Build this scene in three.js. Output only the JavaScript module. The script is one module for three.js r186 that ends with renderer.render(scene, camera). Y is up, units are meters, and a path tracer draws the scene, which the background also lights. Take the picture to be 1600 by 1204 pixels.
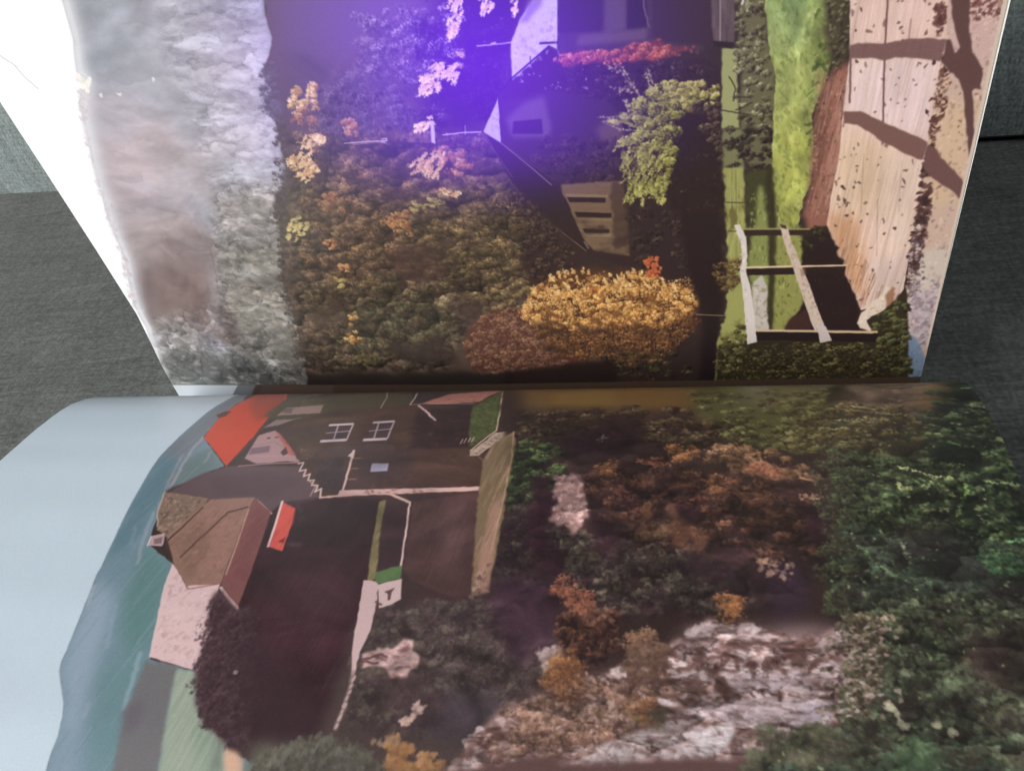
import * as THREE from 'three';
import { RoundedBoxGeometry } from 'three/addons/geometries/RoundedBoxGeometry.js';
import { mergeVertices } from 'three/addons/utils/BufferGeometryUtils.js';
import { RectAreaLightUniformsLib } from 'three/addons/lights/RectAreaLightUniformsLib.js';
import { ImprovedNoise } from 'three/addons/math/ImprovedNoise.js';

// ---------------------------------------------------------------- camera, light, exposure
const scene = new THREE.Scene();
scene.background = new THREE.Color(0.03, 0.031, 0.033);           // dim room behind everything
const camera = new THREE.PerspectiveCamera(52.9, 1600 / 1204, 0.01, 20);
camera.position.set(0.07705, 0.23698, 0.20935);
camera.up.set(0.00991, 0.70878, -0.70536);
camera.lookAt(0.00488, 0.03208, 0.00244);
const renderer = new THREE.WebGLRenderer({ antialias: true });
renderer.toneMapping = THREE.LinearToneMapping;
renderer.toneMappingExposure = 1;
renderer.shadowMap.enabled = true;
RectAreaLightUniformsLib.init();

// daylight source out of view to the left, placed to light both pages
const unseenWindowLight = new THREE.RectAreaLight(new THREE.Color(1, 0.985, 0.97), 23.0, 1.4, 1.6);
unseenWindowLight.position.set(-1.9, 1.28, 1.65);
unseenWindowLight.lookAt(0, 0.1, 0);
scene.add(unseenWindowLight);
// added fill panel overhead, brightens the dark fabric beside the book
const addedFillLight = new THREE.RectAreaLight(new THREE.Color(0.96, 0.98, 1), 2.6, 1.2, 1.2);
addedFillLight.position.set(0.7, 1.75, 0.75);
addedFillLight.lookAt(0.7, 0, 0.75);
scene.add(addedFillLight);
// unseen violet lamp, placed so the glossy page mirrors it as a glow
const lampPosition = new THREE.Vector3(-0.102, 0.031, 0.428), lampTarget = new THREE.Vector3(0.004, 0.153, 0.0);
const violet = new THREE.SpotLight(new THREE.Color(0.17, 0.0, 1.0), 0.72, 3, 0.17, 1, 2);
violet.position.copy(lampPosition);
violet.target.position.copy(lampTarget);
violet.castShadow = true;
violet.shadow.radius = 1.2;
scene.add(violet, violet.target);

// ---------------------------------------------------------------- helpers
let seed = 7;
const R = () => { seed = (seed + 0x6d2b79f5) | 0; let t = Math.imul(seed ^ (seed >>> 15), 1 | seed); t = (t + Math.imul(t ^ (t >>> 7), 61 | t)) ^ t; return ((t ^ (t >>> 14)) >>> 0) / 4294967296; };
const rr = (a, b) => a + (b - a) * R();
const gauss = () => (R() + R() + R() + R() - 2) * 0.87;
const noise = new ImprovedNoise();
const N2 = (x, y, z = 0.5) => noise.noise(x, y, z);
const fbm = (x, y, z = 0.5, o = 4) => { let s = 0, a = 0.5; for (let i = 0; i < o; i++, a *= 0.5, x *= 2.03, y *= 2.03) s += a * N2(x, y, z + i * 7.3); return s; };
const lerp = (a, b, t) => a + (b - a) * t;
const clamp = (x, a, b) => Math.min(b, Math.max(a, x));
function interp(x, table) {
  if (x <= table[0][0]) return table[0][1];
  for (let i = 1; i < table.length; i++) if (x <= table[i][0]) { const [a, p] = table[i - 1], [b, q] = table[i]; return p + (q - p) * (x - a) / (b - a); }
  return table[table.length - 1][1];
}
function tag(o, label, category, kind) { o.userData.label = label; if (category) o.userData.category = category; if (kind) o.userData.kind = kind; return o; }
function part(name, geometry, material, parent, label) {
  const m = new THREE.Mesh(geometry, material); m.name = name; m.castShadow = m.receiveShadow = true; parent.add(m);
  if (label) m.userData.label = label;
  return m;
}
function canvas(w, h) { const c = document.createElement('canvas'); c.width = w; c.height = h; return c; }
// a closed sheet over a grid: top(i, j) and under(i, j) give points; uv 0..1
function sheet(nx, ny, top, under) {
  const p = [], uv = [], idx = [], row = nx + 1, count = row * (ny + 1);
  for (const f of [top, under]) for (let j = 0; j <= ny; j++) for (let i = 0; i <= nx; i++) { p.push(...f(i / nx, j / ny)); uv.push(i / nx, 1 - j / ny); }
  for (let j = 0; j < ny; j++) for (let i = 0; i < nx; i++) {
    const a = j * row + i, b = a + 1, c = a + row, d = c + 1;
    idx.push(a, c, b, b, c, d, count + a, count + b, count + c, count + b, count + d, count + c);
  }
  const side = (list) => { for (let k = 0; k + 1 < list.length; k++) { const a = list[k], b = list[k + 1]; const n0 = p.length / 3; for (const v of [a, b, count + a, count + b]) { p.push(p[v * 3], p[v * 3 + 1], p[v * 3 + 2]); uv.push(uv[v * 2], uv[v * 2 + 1]); } idx.push(n0, n0 + 1, n0 + 2, n0 + 1, n0 + 3, n0 + 2); } };
  const bottom = [], upper = [], left = [], right = [];
  for (let i = 0; i <= nx; i++) { upper.push(nx - i); bottom.push(ny * row + i); }
  for (let j = 0; j <= ny; j++) { left.push(j * row); right.push((ny - j) * row + nx); }
  [upper, bottom, left, right].forEach(side);
  const g = new THREE.BufferGeometry();
  g.setAttribute('position', new THREE.Float32BufferAttribute(p, 3)); g.setAttribute('uv', new THREE.Float32BufferAttribute(uv, 2));
  g.setIndex(idx); g.computeVertexNormals();
  return g;
}

// ---------------------------------------------------------------- painting the two printed photographs (flat print on the pages)
const rgb = (c, a = 1) => Array.isArray(c) ? `rgba(${c[0] | 0},${c[1] | 0},${c[2] | 0},${a})` : c;
const mix = (a, b, t) => [lerp(a[0], b[0], t), lerp(a[1], b[1], t), lerp(a[2], b[2], t)];
const jit = (c, d) => { const k = (R() - 0.5) * 2 * d; return [c[0] + k + (R() - 0.5) * d * 0.5, c[1] + k + (R() - 0.5) * d * 0.5, c[2] + k + (R() - 0.5) * d * 0.5]; };
function inside(p, x, y) { let r = false; for (let i = 0, j = p.length - 2; i < p.length; j = i, i += 2) { const a = p[i + 1], b = p[j + 1]; if ((a > y) !== (b > y) && x < (p[j] - p[i]) * (y - a) / (b - a) + p[i]) r = !r; } return r; }
function box(p) { let a = 1e9, b = 1e9, c = -1e9, d = -1e9; for (let i = 0; i < p.length; i += 2) { a = Math.min(a, p[i]); c = Math.max(c, p[i]); b = Math.min(b, p[i + 1]); d = Math.max(d, p[i + 1]); } return [a, b, c, d]; }
function pick(p, bb) { for (let k = 0; k < 60; k++) { const x = rr(bb[0], bb[2]), y = rr(bb[1], bb[3]); if (inside(p, x, y)) return [x, y]; } return [(bb[0] + bb[2]) / 2, (bb[1] + bb[3]) / 2]; }
function ragged(p, amp, step = 9, closed = true) {           // an outline with an uneven edge
  const o = [], n = p.length / 2;
  for (let i = 0; i < (closed ? n : n - 1); i++) {
    const x0 = p[i * 2], y0 = p[i * 2 + 1], k = (i + 1) % n, x1 = p[k * 2], y1 = p[k * 2 + 1], L = Math.hypot(x1 - x0, y1 - y0), m = Math.max(1, Math.round(L / step));
    for (let j = 0; j < m; j++) { const t = j / m, w = j ? amp : amp * 0.4; o.push(lerp(x0, x1, t) + gauss() * w, lerp(y0, y1, t) + gauss() * w); }
  }
  if (!closed) o.push(p[p.length - 2], p[p.length - 1]);
  return o;
}
function trace(g, p, closed = true) { g.beginPath(); g.moveTo(p[0], p[1]); for (let i = 2; i < p.length; i += 2) g.lineTo(p[i], p[i + 1]); if (closed) g.closePath(); }
function fill(g, p, c, { rag = 0, step = 9, blur = 0, a = 1 } = {}) {
  g.save(); if (blur) g.filter = `blur(${blur}px)`;
  trace(g, rag ? ragged(p, rag, step) : p); g.fillStyle = rgb(c, a); g.fill(); g.restore();
}
function line(g, p, c, w, { rag = 0, a = 1, blur = 0, cap = 'round' } = {}) {
  g.save(); if (blur) g.filter = `blur(${blur}px)`;
  trace(g, rag ? ragged(p, rag, 7, false) : p, false); g.strokeStyle = rgb(c, a); g.lineWidth = w; g.lineCap = cap; g.lineJoin = 'round'; g.stroke(); g.restore();
}
function dab(g, x, y, r, asp, ang, c, a) {                    // one uneven little patch of ink: a leaf, a stone, a fleck
  g.fillStyle = rgb(c, a); g.beginPath();
  const ca = Math.cos(ang), sa = Math.sin(ang), n = 6, f = R() * 6.28;
  for (let i = 0; i < n; i++) { const t = f + i / n * 6.283, q = r * (0.65 + 0.6 * R()), u0 = Math.cos(t) * q, v0 = Math.sin(t) * q * asp, px = x + u0 * ca - v0 * sa, py = y + u0 * sa + v0 * ca; i ? g.lineTo(px, py) : g.moveTo(px, py); }
  g.closePath(); g.fill();
}
// fast flecks, painted straight into the pixels of one region
let clipPoly = null, pix = null, px0 = 0, py0 = 0, pw = 0, ph = 0;
function openPixels(g, p, margin) { const bb = box(p); px0 = Math.max(0, Math.floor(bb[0] - margin)); py0 = Math.max(0, Math.floor(bb[1] - margin)); pw = Math.min(g.canvas.width, Math.ceil(bb[2] + margin)) - px0; ph = Math.min(g.canvas.height, Math.ceil(bb[3] + margin)) - py0; if (pw < 2 || ph < 2) return false; pix = g.getImageData(px0, py0, pw, ph); return true; }
function closePixels(g) { g.putImageData(pix, px0, py0); pix = null; }
function spot(x, y, r, asp, ang, c, a) {
  if (clipPoly && !inside(clipPoly, x, y)) return;
  x -= px0; y -= py0;
  const ca = Math.cos(ang), sa = Math.sin(ang), k2 = R() * 6.28, k3 = R() * 6.28, m = r * 1.35 + 1, d = pix.data, ia = 1 / asp, soft = 1.1 / r;
  const x0 = Math.max(0, Math.floor(x - m)), x1 = Math.min(pw - 1, Math.ceil(x + m)), y0 = Math.max(0, Math.floor(y - m)), y1 = Math.min(ph - 1, Math.ceil(y + m));
  for (let j = y0; j <= y1; j++) for (let i = x0; i <= x1; i++) {
    const u0 = ((i - x) * ca + (j - y) * sa) / r, v0 = (-(i - x) * sa + (j - y) * ca) / r * ia, q = Math.hypot(u0, v0);
    if (q > 1.5) continue;
    const t = Math.atan2(v0, u0), e = 1 + 0.2 * Math.sin(2 * t + k2) + 0.16 * Math.sin(3 * t + k3), w = clamp((e - q) / soft + 0.5, 0, 1) * a;
    if (w <= 0) continue;
    const o = (j * pw + i) * 4; d[o] += (c[0] - d[o]) * w; d[o + 1] += (c[1] - d[o + 1]) * w; d[o + 2] += (c[2] - d[o + 2]) * w;
  }
}
function dabs(g, p, n, cols, { s = [2, 5], asp = [0.5, 0.9], ang = 0, av = 3.14, a = [0.6, 1], thr = -9, sc = 60, z = 1, j = 10 } = {}) {
  if (!openPixels(g, p, s[1] * 2)) return;
  const bb = box(p);
  for (let i = 0; i < n; i++) { const [x, y] = pick(p, bb); if (thr > -9 && fbm(x / sc, y / sc, z, 3) < thr) continue; spot(x, y, rr(s[0], s[1]), rr(asp[0], asp[1]), ang + gauss() * av, jit(cols[Math.floor(R() * cols.length)], j), rr(a[0], a[1])); }
  closePixels(g);
}
// leafy masses: clumps of small flecks, brighter towards the side the photographed sun stood on
function foliage(g, p, n, pal, { r = [12, 26], m = 46, s = [1.6, 4.2], asp = [0.4, 0.9], ang = 0, av = 3.14, sun = [-0.45, -0.9], a = [0.65, 1], j = 12, sq = 0.7, bias = 0, dark = 1, loose = 0.3 } = {}) {
  if (!openPixels(g, p, r[1] * (1.4 + 2 * loose) + s[1])) return;
  const bb = box(p), list = [];
  for (let i = 0; i < n; i++) { const q = pick(p, bb); const cr = rr(r[0], r[1]); list.push([q[0] + gauss() * cr * loose, q[1] + gauss() * cr * loose, cr, rr(-0.22, 0.22)]); }
  for (const [cx, cy, cr, tone] of list) {
    if (dark) { for (let k = 0; k < m * 0.22; k++) { const t = R() * 6.283, q = Math.sqrt(R()) * cr * 0.95; spot(cx - sun[0] * cr * 0.35 + Math.cos(t) * q, cy - sun[1] * cr * 0.35 + Math.sin(t) * q * sq, rr(s[0], s[1]) * 1.5, rr(asp[0], asp[1]), R() * 3.14, jit(pal[0], j * 0.6), 0.5 * dark); } }
    for (let k = 0; k < m; k++) {
      const t = R() * 6.283, q = Math.sqrt(R()) * cr, dx = Math.cos(t) * q, dy = Math.sin(t) * q * sq;
      const l = clamp(0.42 + bias + tone + 0.42 * (dx * sun[0] + dy * sun[1]) / cr + gauss() * 0.26, 0, 0.999) * (pal.length - 1), i = Math.floor(l);
      spot(cx + dx, cy + dy, rr(s[0], s[1]), rr(asp[0], asp[1]), ang + gauss() * av, jit(mix(pal[i], pal[i + 1], l - i), j), rr(a[0], a[1]));
    }
  }
  closePixels(g);
}
// uneven tone inside an outline: n = layered noise; col blends towards a colour where n is high, amp only lightens and darkens
function mottle(g, p, { sx = 60, sy = 60, amp = 0.3, z = 1, oct = 4, ridge = 0, col = null, thr = 0, gain = 3, max = 0.8, feather = 12, warp = 0 } = {}) {
  if (!openPixels(g, p, feather * 2)) return;
  const mk = canvas(pw, ph), mg = mk.getContext('2d'); mg.filter = `blur(${feather}px)`; mg.fillStyle = '#fff'; mg.translate(-px0, -py0); trace(mg, p); mg.fill();
  const mask = mg.getImageData(0, 0, pw, ph).data, d = pix.data;
  for (let y = 0; y < ph; y += 2) for (let x = 0; x < pw; x += 2) {
    const w = mask[(y * pw + x) * 4 + 3] / 255; if (w < 0.01) continue;
    const X = x + px0, Y = y + py0, wx = warp ? warp * N2(X / sx * 0.7, Y / sy * 0.7, z + 40) : 0;
    let n = 0, s = 0.5, fx = X / sx + wx, fy = Y / sy + wx; for (let i = 0; i < oct; i++, s *= 0.55, fx *= 2.07, fy *= 2.07) { const v = N2(fx, fy, z + i * 3.7); n += s * (ridge ? 1 - 2.6 * Math.abs(v) : v * 1.5); }
    for (let q = 0; q < 4; q++) {
      const i = x + (q & 1), j = y + (q >> 1); if (i >= pw || j >= ph) continue; const o = (j * pw + i) * 4;
      if (col) { const t = clamp((n - thr) * gain, 0, 1) * w * max; d[o] += (col[0] - d[o]) * t; d[o + 1] += (col[1] - d[o + 1]) * t; d[o + 2] += (col[2] - d[o + 2]) * t; }
      else { const k = 1 + amp * n * w; d[o] *= k; d[o + 1] *= k; d[o + 2] *= k; }
    }
  }
  closePixels(g);
}
function streaks(g, p, n, cols, { len = [20, 60], w = [0.6, 1.8], ang = 0, av = 0.05, a = [0.1, 0.4], bend = 0 } = {}) {
  const bb = box(p);
  g.save(); trace(g, p); g.clip();
  for (let i = 0; i < n; i++) { const [x, y] = pick(p, bb), t = ang + gauss() * av, L = rr(len[0], len[1]) / 2; line(g, [x - Math.cos(t) * L, y - Math.sin(t) * L, x + gauss() * bend, y + gauss() * bend, x + Math.cos(t) * L, y + Math.sin(t) * L], cols[Math.floor(R() * cols.length)], rr(w[0], w[1]), { a: rr(a[0], a[1]) }); }
  g.restore();
}
function inkGrain(c, amount, blur) {                            // fine uneven ink over the whole print
  const g = c.getContext('2d');
  if (blur) { const k = canvas(c.width, c.height); k.getContext('2d').drawImage(c, 0, 0); g.filter = `blur(${blur}px)`; g.drawImage(k, 0, 0); g.filter = 'none'; }
  const d = g.getImageData(0, 0, c.width, c.height), v = d.data;
  for (let y = 0, o = 0; y < c.height; y++) for (let x = 0; x < c.width; x++, o += 4) { const k = (R() + R() - 1) * amount, m = (R() - 0.5) * amount * 0.4; v[o] = clamp(v[o] + k + m, 0, 255); v[o + 1] = clamp(v[o + 1] + k, 0, 255); v[o + 2] = clamp(v[o + 2] + k - m, 0, 255); }
  g.putImageData(d, 0, 0);
}
// the photographs run on to the trimmed edge of the sheet: continue each column past the last painted row
function runOn(c, edge, down) {
  const g = c.getContext('2d'), w = c.width, h = c.height, im = g.getImageData(0, 0, w, h), d = new Uint32Array(im.data.buffer);
  for (let x = 0; x < w; x++) { const m = clamp(Math.round(edge(x) + 14 * N2(x / 60, 3.3)), 4, h - 4); if (down) { for (let y = m + 1; y < h; y++) d[y * w + x] = d[clamp(2 * m - y, 0, h - 1) * w + x]; } else { for (let y = 0; y < m; y++) d[y * w + x] = d[clamp(2 * m - y, 0, h - 1) * w + x]; } }
  g.putImageData(im, 0, 0);
}
// broken pieces inside an outline (rock blocks, tree crowns): every cell gets a tone of its own, a turn towards the sun of the photograph and a darker joint
function pieces(g, p, { sx = 50, sy = 40, tone = 0.2, side = 0.2, joint = 0.4, width = 0.12, z = 1, feather = 10, warp = 0.35, sun = [-0.45, -0.9] } = {}) {
  if (!openPixels(g, p, feather * 2)) return;
  const mk = canvas(pw, ph), mg = mk.getContext('2d'); mg.filter = `blur(${feather}px)`; mg.fillStyle = '#fff'; mg.translate(-px0, -py0); trace(mg, p); mg.fill();
  const mask = mg.getImageData(0, 0, pw, ph).data, d = pix.data, h = (i, j, k) => { const s = Math.sin(i * 127.1 + j * 311.7 + k * 74.7 + z * 53.3) * 43758.5453; return s - Math.floor(s); };
  for (let y = 0; y < ph; y += 2) for (let x = 0; x < pw; x += 2) {
    const w = mask[(y * pw + x) * 4 + 3] / 255; if (w < 0.01) continue;
    const X = x + px0, Y = y + py0, fx = X / sx + warp * fbm(X / sx * 1.6, Y / sy * 1.6, z, 3), fy = Y / sy + warp * fbm(X / sx * 1.6, Y / sy * 1.6, z + 9, 3), ci = Math.floor(fx), cj = Math.floor(fy);
    let f1 = 9, f2 = 9, bi = 0, bj = 0, bx = 0, by = 0;
    for (let j = cj - 1; j <= cj + 1; j++) for (let i = ci - 1; i <= ci + 1; i++) { const qx = i + h(i, j, 1) - fx, qy = j + h(i, j, 2) - fy, q = Math.hypot(qx, qy); if (q < f1) { f2 = f1; f1 = q; bi = i; bj = j; bx = -qx; by = -qy; } else if (q < f2) f2 = q; }
    const k = 1 + w * ((h(bi, bj, 3) - 0.5) * 2 * tone + side * 1.6 * (bx * sun[0] + by * sun[1]) - joint * clamp(1 - (f2 - f1) / width, 0, 1));
    for (let q = 0; q < 4; q++) { const i = x + (q & 1), j = y + (q >> 1); if (i >= pw || j >= ph) continue; const o = (j * pw + i) * 4; d[o] *= k; d[o + 1] *= k; d[o + 2] *= k; }
  }
  closePixels(g);
}
const printUp = canvas(2048, 1468);
{
  const g = printUp.getContext('2d');
  const whole = [-20, -20, 2068, -20, 2068, 1488, -20, 1488];
  fill(g, whole, [54, 40, 37]);
  // ---- pale sky and the misty cliff
  const skyEdge = [476,25,423,138,335,276,296,342,285,378,273,416,252,454,238,482,246,497,227,521,199,548,191,574,178,606,166,640,143,692,126,742,113,785,97,829,85,880,80,918,69,964,48,1014,27,1067,10,1117,5,1155,9,1191,-3,1251,-28,1365,-70,1497];
  const cliffEdge = [849,85,774,270,729,396,720,425,718,467,695,503,666,529,676,565,649,596,659,629,647,673,638,725,621,780,593,803,563,843,560,891,535,959,498,1035,494,1095,486,1178,478,1261,464,1337,413,1497];
  const jag = (p, a, st) => ragged(ragged(p, a, st, false), a * 0.45, st * 0.3, false);
  const rev = (p) => { const o = []; for (let i = p.length - 2; i >= 0; i -= 2) o.push(p[i], p[i + 1]); return o; };
  const cliff = [...skyEdge, ...rev(cliffEdge)];
  fill(g, [...skyEdge, -30, 1500, -30, -30], [253, 254, 255]);
  fill(g, cliff, [168, 167, 178], { rag: 3, blur: 5 });
  clipPoly = ragged(cliff, 5, 8);
  const soft = (p, c, blur, a) => fill(g, p, c, { blur, a, rag: 8, step: 22 }), stone = (p, c, blur, a) => soft(p, [c[0] * 0.92, c[1] * 0.9, c[2] * 0.87], blur, a);
  const edgeIn = []; for (let i = 0; i < skyEdge.length; i += 2) edgeIn.push(skyEdge[i] + 16, skyEdge[i + 1]);
  g.save(); trace(g, [...edgeIn, ...rev(cliffEdge)]); g.clip();
  stone([425,139,580,162,437,435,340,505,277,541,230,521,261,414], [164, 170, 188], 26, 0.95);
  stone([499,253,557,261,482,390,450,411,429,396], [152, 150, 168], 14, 0.8);
  stone([529,446,739,433,610,739,458,710,470,589], [212, 209, 226], 30, 0.9);
  stone([622,168,824,198,697,465,515,444], [192, 190, 208], 30, 0.8);
  stone([208,609,405,590,393,705,254,831,110,821,149,701], [204, 190, 203], 24, 0.9);
  stone([238,522,332,518,385,596,238,643,191,608], [188, 184, 200], 20, 0.8);
  stone([408,498,518,497,514,565,409,583], [188, 188, 204], 20, 0.7);
  stone([344,669,496,667,435,791,271,832], [204, 196, 208], 20, 0.7);
  stone([117,840,350,820,349,930,160,999,65,974], [180, 166, 172], 22, 0.9);
  stone([78,985,200,961,353,921,280,1109,253,1214,151,1212,5,1252], [138, 121, 119], 30, 0.95);
  stone([111,996,133,997,46,1167,1,1208], [116, 100, 100], 10, 0.7);
  stone([418,790,606,787,543,941,374,916], [192, 186, 186], 20, 0.85);
  stone([365,916,557,927,426,1396,240,1393,279,1131], [150, 147, 138], 20, 0.9);
  stone([46,1167,159,1149,176,1298,-6,1366,-15,1295], [148, 146, 148], 16, 0.8);
  stone([270,1130,313,1132,276,1268,236,1256], [98, 84, 80], 12, 0.8);
  stone([32,1263,479,1304,409,1497,-98,1496], [100, 104, 104], 16, 0.95);
  stone([20,1323,162,1332,153,1398,-23,1406], [122, 132, 132], 8, 0.7);
  stone([347,1206,503,1179,450,1396,292,1370], [112, 114, 108], 14, 0.7);
  g.restore();
  const face = [622,168,815,196,720,425,700,504,662,580,647,673,616,780,418,790,447,602,473,439], lowFace = [431,765,613,779,535,959,478,1261,433,1420,229,1419,251,1172,349,930], foot = [36,1166,261,1108,253,1214,337,1258,452,1325,417,1420,-55,1416];
  mottle(g, cliff, { sx: 150, sy: 90, amp: 0.16, z: 2, feather: 10, warp: 0.8 });
  mottle(g, face, { sx: 100, sy: 44, col: [128, 124, 142], ridge: 1, thr: 0.46, gain: 2.4, max: 0.36, z: 5, warp: 0.5, oct: 5 });
  mottle(g, face, { sx: 30, sy: 16, amp: 0.13, z: 6, warp: 0.5 });
  mottle(g, face, { sx: 120, sy: 40, col: [208, 205, 218], thr: 0.1, gain: 3.5, max: 0.7, z: 8, warp: 0.6 });
  mottle(g, lowFace, { sx: 84, sy: 58, col: [86, 78, 76], ridge: 1, thr: 0.46, gain: 2.4, max: 0.4, z: 11, warp: 0.6, oct: 5 });
  mottle(g, lowFace, { sx: 26, sy: 18, amp: 0.28, z: 12, warp: 0.6, oct: 4 });
  mottle(g, lowFace, { sx: 70, sy: 36, col: [188, 184, 182], thr: 0.14, gain: 3.5, max: 0.6, z: 14, warp: 0.8 });
  mottle(g, foot, { sx: 62, sy: 50, col: [82, 78, 78], ridge: 1, thr: 0.46, gain: 2.4, max: 0.4, z: 17, warp: 0.6, oct: 5 });
  mottle(g, foot, { sx: 24, sy: 20, amp: 0.28, z: 18, warp: 0.6, oct: 4 });
  mottle(g, foot, { sx: 50, sy: 40, col: [180, 178, 178], thr: 0.16, gain: 3.5, max: 0.6, z: 20, warp: 0.8 });
  mottle(g, [463,144,683,177,341,837,110,821], { sx: 130, sy: 60, col: [194, 189, 202], thr: 0.14, gain: 2, max: 0.4, z: 23, warp: 0.8 });
  mottle(g, [450,143,683,177,376,839,67,954], { sx: 60, sy: 26, amp: 0.08, z: 25, warp: 0.4 });
  mottle(g, [213,903,367,875,290,1109,248,1235,151,1212,176,1041], { sx: 90, sy: 90, col: [112, 92, 88], thr: -0.1, gain: 2, max: 0.75, z: 27, feather: 20, warp: 1 });
  pieces(g, face, { sx: 130, sy: 50, tone: 0.06, side: 0.04, joint: 0.14, width: 0.05, z: 3, warp: 0.9, feather: 14 });
  pieces(g, face, { sx: 56, sy: 18, tone: 0.045, side: 0.02, joint: 0.05, width: 0.1, z: 4, warp: 0.9, feather: 14 });
  pieces(g, lowFace, { sx: 120, sy: 62, tone: 0.1, side: 0.07, joint: 0.28, width: 0.06, z: 5, warp: 0.9, feather: 10 });
  pieces(g, lowFace, { sx: 44, sy: 20, tone: 0.09, side: 0.05, joint: 0.1, width: 0.1, z: 6, warp: 0.9, feather: 10 });
  pieces(g, foot, { sx: 84, sy: 66, tone: 0.12, side: 0.1, joint: 0.28, width: 0.08, z: 7, warp: 0.9, feather: 10 });
  pieces(g, [500,150,683,177,376,839,241,1108,26,1209,67,954], { sx: 150, sy: 60, tone: 0.035, side: 0.02, joint: 0.02, width: 0.2, z: 8, warp: 1, feather: 24 });
  const rock2 = [434,724,632,725,426,1396,-19,1390,16,1230,261,1108];
  dabs(g, face, 420, [[210, 206, 220], [198, 194, 208], [148, 144, 160]], { s: [2, 7], asp: [0.3, 0.7], av: 0.6, a: [0.06, 0.22] });
  dabs(g, rock2, 700, [[210, 206, 204], [180, 174, 168], [104, 96, 92], [84, 76, 74], [150, 146, 138]], { s: [1.5, 5], asp: [0.35, 0.8], av: 0.8, a: [0.12, 0.4] });
  streaks(g, face, 60, [[128, 122, 138], [150, 146, 160]], { len: [6, 26], w: [0.8, 1.8], av: 0.3, a: [0.15, 0.45], bend: 3 });
  streaks(g, lowFace, 90, [[72, 64, 62], [92, 84, 80], [200, 195, 190]], { len: [6, 30], w: [0.8, 2.2], av: 0.45, a: [0.15, 0.5], bend: 4 });
  for (const p of [[383,917,436,908,483,915,542,908], [310,1184,367,1179,423,1187], [170,1255,168,1287,184,1310,220,1304], [338,937,328,987,300,1067,301,1131,292,1198], [163,1186,163,1233,155,1289,165,1325], [547,400,578,404], [320,1047,303,1110,294,1173], [466,974,504,969,526,981]])
    line(g, p, [70, 62, 62], rr(1, 2.2), { rag: 2.4, a: 0.4, blur: 0.8 });
  openPixels(g, [38,1035,459,1053,303,1445,-184,1441], 4);
  for (const [x, y, c] of [[...[129,1263], [206, 198, 198]], [...[65,1253], [216, 212, 214]], [...[88,1221], [188, 186, 192]], [...[34,1224], [178, 178, 188]], [...[123,1315], [150, 142, 142]], [...[126,1167], [190, 170, 168]], [...[13,1133], [214, 186, 172]], [...[209,1369], [168, 166, 164]]]) for (let k = 0; k < 14; k++) spot(x + gauss() * 12, y + gauss() * 8, rr(3, 8), 0.6, gauss(), jit(c, 8), 0.35);
  closePixels(g);
  clipPoly = null;
  line(g, skyEdge, [250, 251, 253], 34, { blur: 15, a: 0.85 });
  // crown of small trees against the sky, lit tuft
  dabs(g, [232,493,258,499,181,607,145,701,113,821,74,974,16,1122,-3,1121,63,953,102,802,148,668,178,591], 260, [[214, 200, 206], [196, 180, 190], [232, 222, 226]], { s: [3, 8], a: [0.2, 0.5] });
  dabs(g, [234,490,262,499,240,522,221,515], 30, [[238, 230, 222], [250, 246, 240]], { s: [4, 9], a: [0.5, 0.9] });
  for (const [x, y] of [[264,537], [409,519], [313,540]]) for (let k = 0; k < 5; k++) dab(g, x + gauss() * 5, y + gauss() * 4, 4, 0.7, R() * 3, [226, 222, 230], 0.7);
  line(g, [72,425,96,453,104,482,120,508], [120, 122, 128], 1.6, { rag: 1, a: 0.7 });
  line(g, [96,453,106,457], [140, 142, 148], 1.2, { a: 0.6 });
  line(g, [86,416,108,446,116,466,122,487], [190, 190, 198], 1.1, { rag: 1, a: 0.5 });

  // ---- the wooded slope
  const slope = [...jag(cliffEdge, 9, 46), ...[1317,1498,1331,1320,1247,1199,1149,1101,1268,1016,1247,947,1152,813,1117,701,1194,570,1261,462,1327,161]];
  fill(g, slope, [88, 70, 60], { rag: 3, step: 6, blur: 1.5 });
  clipPoly = ragged(slope, 4, 8); g.save(); trace(g, clipPoly); g.clip();
  soft([859,86,1166,135,1045,435,950,494,855,533,763,550,653,636,678,514], [100, 80, 100], 34, 1);
  soft([698,530,769,498,874,561,960,651,829,696,644,695], [90, 72, 82], 26, 0.9);
  soft([1125,129,1327,161,1246,482,1177,593,1118,694,991,696,995,574,1065,507], [26, 17, 20], 26, 0.97);
  soft([644,695,952,678,1101,779,990,881,677,860], [88, 68, 58], 26, 0.8);
  soft([606,787,701,794,665,985,479,1304,462,1137], [102, 86, 72], 16, 0.9);
  soft([821,921,1012,916,976,1075,828,1128,766,1047], [62, 42, 40], 20, 0.8);
  soft([557,1037,788,1029,823,1148,658,1223,503,1179], [92, 76, 62], 18, 0.7);
  soft([688,1123,935,1112,934,1271,671,1307], [88, 80, 60], 18, 0.8);
  g.restore();
  mottle(g, [656,666,1115,707,1231,849,1152,1082,985,1192,870,1401,426,1396,480,1116], { sx: 78, sy: 56, amp: 0.55, z: 31, warp: 1, oct: 5 });
  mottle(g, [722,506,1002,500,1118,694,705,700], { sx: 70, sy: 60, amp: 0.22, z: 33, warp: 1, oct: 5 });
  fill(g, [585,799,624,805,588,880,558,887,563,843], [66, 56, 48], { blur: 4, a: 0.9 });
  const olive = [[54, 38, 32], [84, 66, 48], [116, 96, 66], [146, 124, 82], [172, 150, 102]], brown = [[56, 38, 34], [84, 62, 50], [116, 90, 70], [144, 116, 88], [170, 140, 108]], hazy = [[70, 56, 66], [90, 76, 86], [112, 96, 102], [142, 124, 124], [178, 158, 148]];
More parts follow.
